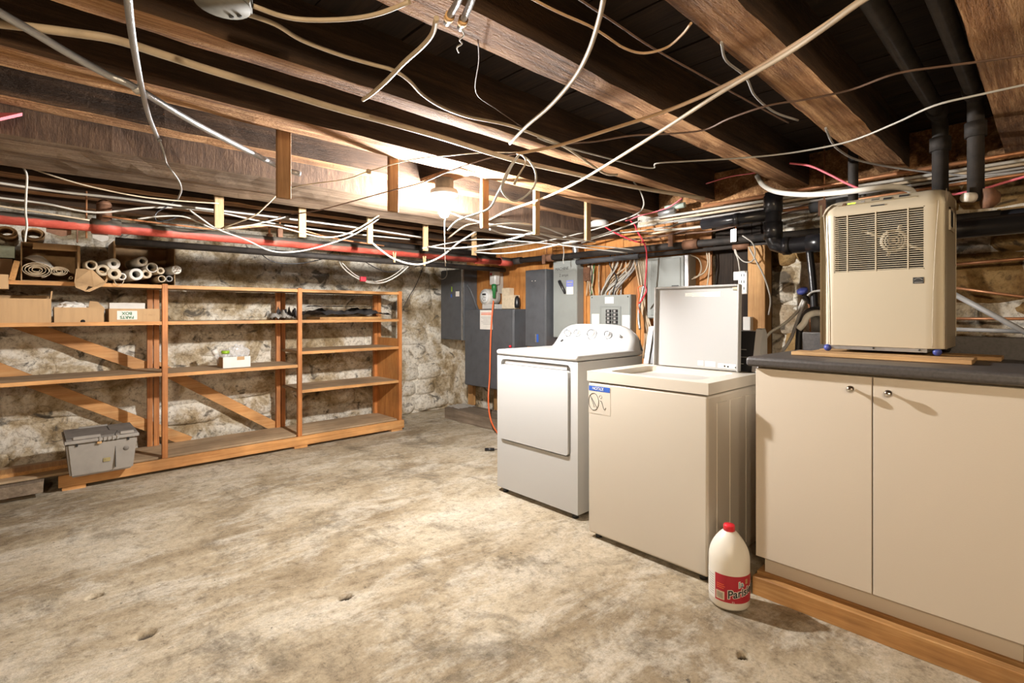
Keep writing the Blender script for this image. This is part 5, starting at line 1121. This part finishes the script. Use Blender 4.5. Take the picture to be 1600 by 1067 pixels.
wire('white string hanging over the handwritten box', [(880, 384), (881, 396), (880, 406), (881, 412)], .004, 'nm_white', 'pull_cord', ax='x', v=3.6)
wire('thin white loop hanging left of the switch box', [(678, 412), (680, 425), (690, 436), (698, 430), (697, 415)], .0035, 'nm_white', 'wire', ax='x', v=3.5)
# cables fanning into the breaker panel
rs = random.Random(11)
fan = 0
for i in range(16):
    xa = 955+rs.uniform(0, 45); xb = 940+rs.uniform(0, 44); xm = (xa+xb)/2+rs.uniform(-8, 8); x = 3.84+rs.uniform(-.03, .04)
    m = rs.choice(['nm_cream', 'nm_white', 'nm_cream', 'nm_grey', 'nm_cream', 'black'])
    tag(B().tube([at(xa, 392, 'x', x-.02), at(xa+rs.uniform(-4, 4), 412, 'x', x), at(xm, 435, 'x', x), at(xb, 455, 'x', x), at(xb, 466, 'x', 3.86)], rs.uniform(.006, .009), 7).obj('cable', M[m]), 'fan cable %d' % i, 'cable', 'cables fanning into the breaker panel')
for i in range(9):
    xa = 905+rs.uniform(12, 40); x = 3.86
    tag(B().tube([at(xa, 412, 'x', x), at(xa+rs.uniform(-3, 3), 435, 'x', x), at(xa+rs.uniform(-5, 5), 462, 'x', 3.87)], .006, 6).obj('cable', M[rs.choice(['nm_cream', 'nm_brown', 'green', 'black'])]), 'side cable %d' % i, 'cable', 'cables left of the breaker panel')
for i in range(7):
    xa = 990+rs.uniform(0, 22); x = 3.82+rs.uniform(-.02, .04)
    tag(B().tube([at(990+i*3, 400, 'x', x), at(998+i*2, 440, 'x', x), at(1003+rs.uniform(-4, 6), 480, 'x', x), at(1010+rs.uniform(-4, 10), 520, 'x', x), at(1006+rs.uniform(-6, 8), 560, 'x', x)], .0075, 7).obj('cable', M[rs.choice(['nm_cream', 'nm_white', 'nm_cream', 'nm_orange'])]), 'mid cable %d' % i, 'cable', 'cables between the two grey panels')
wire('armoured grey cable end with red ends beside the breaker panel', [(1006, 445), (1002, 465), (998, 485), (998, 500), (1000, 515)], .011, 'steel', 'armoured_cable', ax='x', v=3.74, n=9)
wire('orange wire twisted beside the breaker panel', [(1004, 446), (997, 450), (998, 462), (996, 475), (1000, 490)], .004, 'orange', 'wire', ax='x', v=3.72)
for i in range(12):
    y0 = rs.uniform(1.7, 3.6); L = rs.uniform(.6, 1.2); x = 3.5+rs.uniform(-.06, .16); z = 1.87+rs.uniform(-.03, .09)
    tag(B().tube([(x, y0, z), (x+rs.uniform(-.05, .05), y0-L*.35, z+rs.uniform(-.05, .04)), (x+rs.uniform(-.05, .05), y0-L*.7, z+rs.uniform(-.05, .04)), (x+rs.uniform(-.04, .04), y0-L, z+rs.uniform(-.02, .05))], rs.uniform(.005, .009), 7).obj('cable', M[rs.choice(['nm_cream', 'nm_white', 'nm_cream', 'nm_grey', 'nm_brown'])]), 'bundle cable %d' % i, 'cable', 'cables bundled above the iron pipe')
for i in range(3):
    wire(['white cable looping beside the light grey panel, outer turn', 'white cable looping beside the light grey panel, inner turn', 'white cable dropping straight right of the light grey panel'][i], [[(1078, 398), (1092, 405), (1096, 420), (1090, 432), (1081, 436)], [(1104, 392), (1106, 412), (1100, 426), (1084, 434)], [(1108, 392), (1109, 415), (1106, 440), (1104, 455)]][i], .006, 'nm_cream', ax='x', v=3.82)
wire('thin white cord hooking down to the power strip', [(1160, 368), (1176, 380), (1180, 396), (1175, 408), (1163, 409), (1153, 400), (1149, 390), (1148, 393), (1153, 405), (1156, 424)], .0045, 'nm_white', 'cord', ax='x', v=3.5)
wire('white cord running down the right side of the post', [(1170, 386), (1180, 405), (1192, 428), (1200, 450), (1204, 470), (1201, 492)], .0055, 'nm_white', 'cord', ax='x', v=3.5)

# round box, connectors, small oddments
jc = at(348, 6, 'z', 1.985)
t = thing('junction_box', 'round grey metal box fixed under the joist at the top left', 'junction box', jc+V((0, 0, .045)))
B().lathe([(0, 0), (.064, 0), (.066, .004), (.066, .05), (0, .05)], jc, n=8, smooth=False).obj('box_body', 'boxgrey', t); B().lathe([(0, 0), (.06, 0), (.06, .004), (0, .004)], jc-V((0, 0, .004)), n=24).obj('cover', 'boxgrey', t)
for a in (.4, .9, 3.6): B().lathe([(0, 0), (.006, 0), (.006, .002), (0, .002)], jc+V((.045*math.cos(a), .045*math.sin(a), -.0045)), (0, 0, -1), 10).obj('screw', 'ink', t)
for i, pts in enumerate(([(722, -14), (714, 5), (704, 22), (698, 36)], [(742, -14), (734, 8), (725, 28), (719, 44)])):
    lb = ['grey armoured cable end at the joist, left of the pair at top centre', 'grey armoured cable end at the joist, right of the pair at top centre'][i]
    t = thing('armoured_cable', lb, 'cable', at(*pts[-1], 'z', 1.99)); B().tube([at(p[0], p[1], 'z', 1.985) for p in pts], .009, 10).obj('cable_sheath', 'bx', t)
    p = at(*pts[2], 'z', 1.985); q = at(*pts[3], 'z', 1.985); B().tube([p.lerp(q, .1), p.lerp(q, .5)], .0125, 10, sm=False).obj('connector', 'plank', t)
wire('curly bare wire end dangling from the armoured pair', [(722, 46), (725, 55), (718, 62), (722, 68), (714, 74), (717, 82)], .0022, 'nm_white', 'wire', v=1.96)
c = at(8, 185, 'd', 1.9); tag(B().prism([at(-20, 181, 'd', 1.9), at(35, 181, 'd', 1.95), at(0, 189, 'd', 1.85), at(-20, 191, 'd', 1.85)], (0, 0, .012)).obj('pink_wedge', 'cordpink'), 'pink plastic wedge under the joist at the left frame edge', 'plastic wedge')
c = at(724, 633, 'z', .13); sheets('folded_paper', 'crumpled black and white leaflet on the floor timber in the corner', 'paper', c.x-.16, c.x+.1, c.y-.12, c.y+.12, .118, 'paper', 21, .02, th=.003)
c = at(765, 702, 'z', .012); t = thing('plug', 'small black plug lying on the floor by the dryer', 'plug', c-V((0, 0, .012))); B().tube([c+V((-.03, .03, 0)), c+V((.03, -.03, 0))], .013, 8, sm=False).obj('plug_body', 'black', t); B().tube([c+V((.03, -.03, 0)), c+V((.15, -.1, -.005)), c+V((.3, -.12, -.006))], .004, 6).obj('cord', 'black', t)

# plain ordinal labels, read off each cable's place from left to right
ORD = ['first', 'second', 'third', 'fourth', 'fifth', 'sixth', 'seventh', 'eighth', 'ninth', 'tenth', 'eleventh', 'twelfth', 'thirteenth', 'fourteenth', 'fifteenth', 'sixteenth']
for g, txt in (('cables fanning into the breaker panel', 'cable from the left in the breaker panel fan'), ('cables left of the breaker panel', 'cable from the left beside the handwritten box'),
               ('cables between the two grey panels', 'cable from the left between the two grey panels'), ('cables bundled above the iron pipe', 'cable by far end in the iron pipe bundle')):
    obs = [o for o in col.objects if o.get('group') == g]
    def key(o):
        a, b_ = [WL[o]+o.data.vertices[k].co for k in (0, len(o.data.vertices)-1)]; p = b_ if 'bundled' not in g else max((a, b_), key=lambda q: q.y)
        return (p.x*C_-p.y*S_)/(p.x*S_+p.y*C_)
    for i, o in enumerate(sorted(obs, key=key)):
        c_ = o.data.materials[0].name.split('_')[0]; o['label'] = '%s %s %s' % (ORD[i], {'whitewashed': 'white', 'black': 'black'}.get(c_, c_), txt)
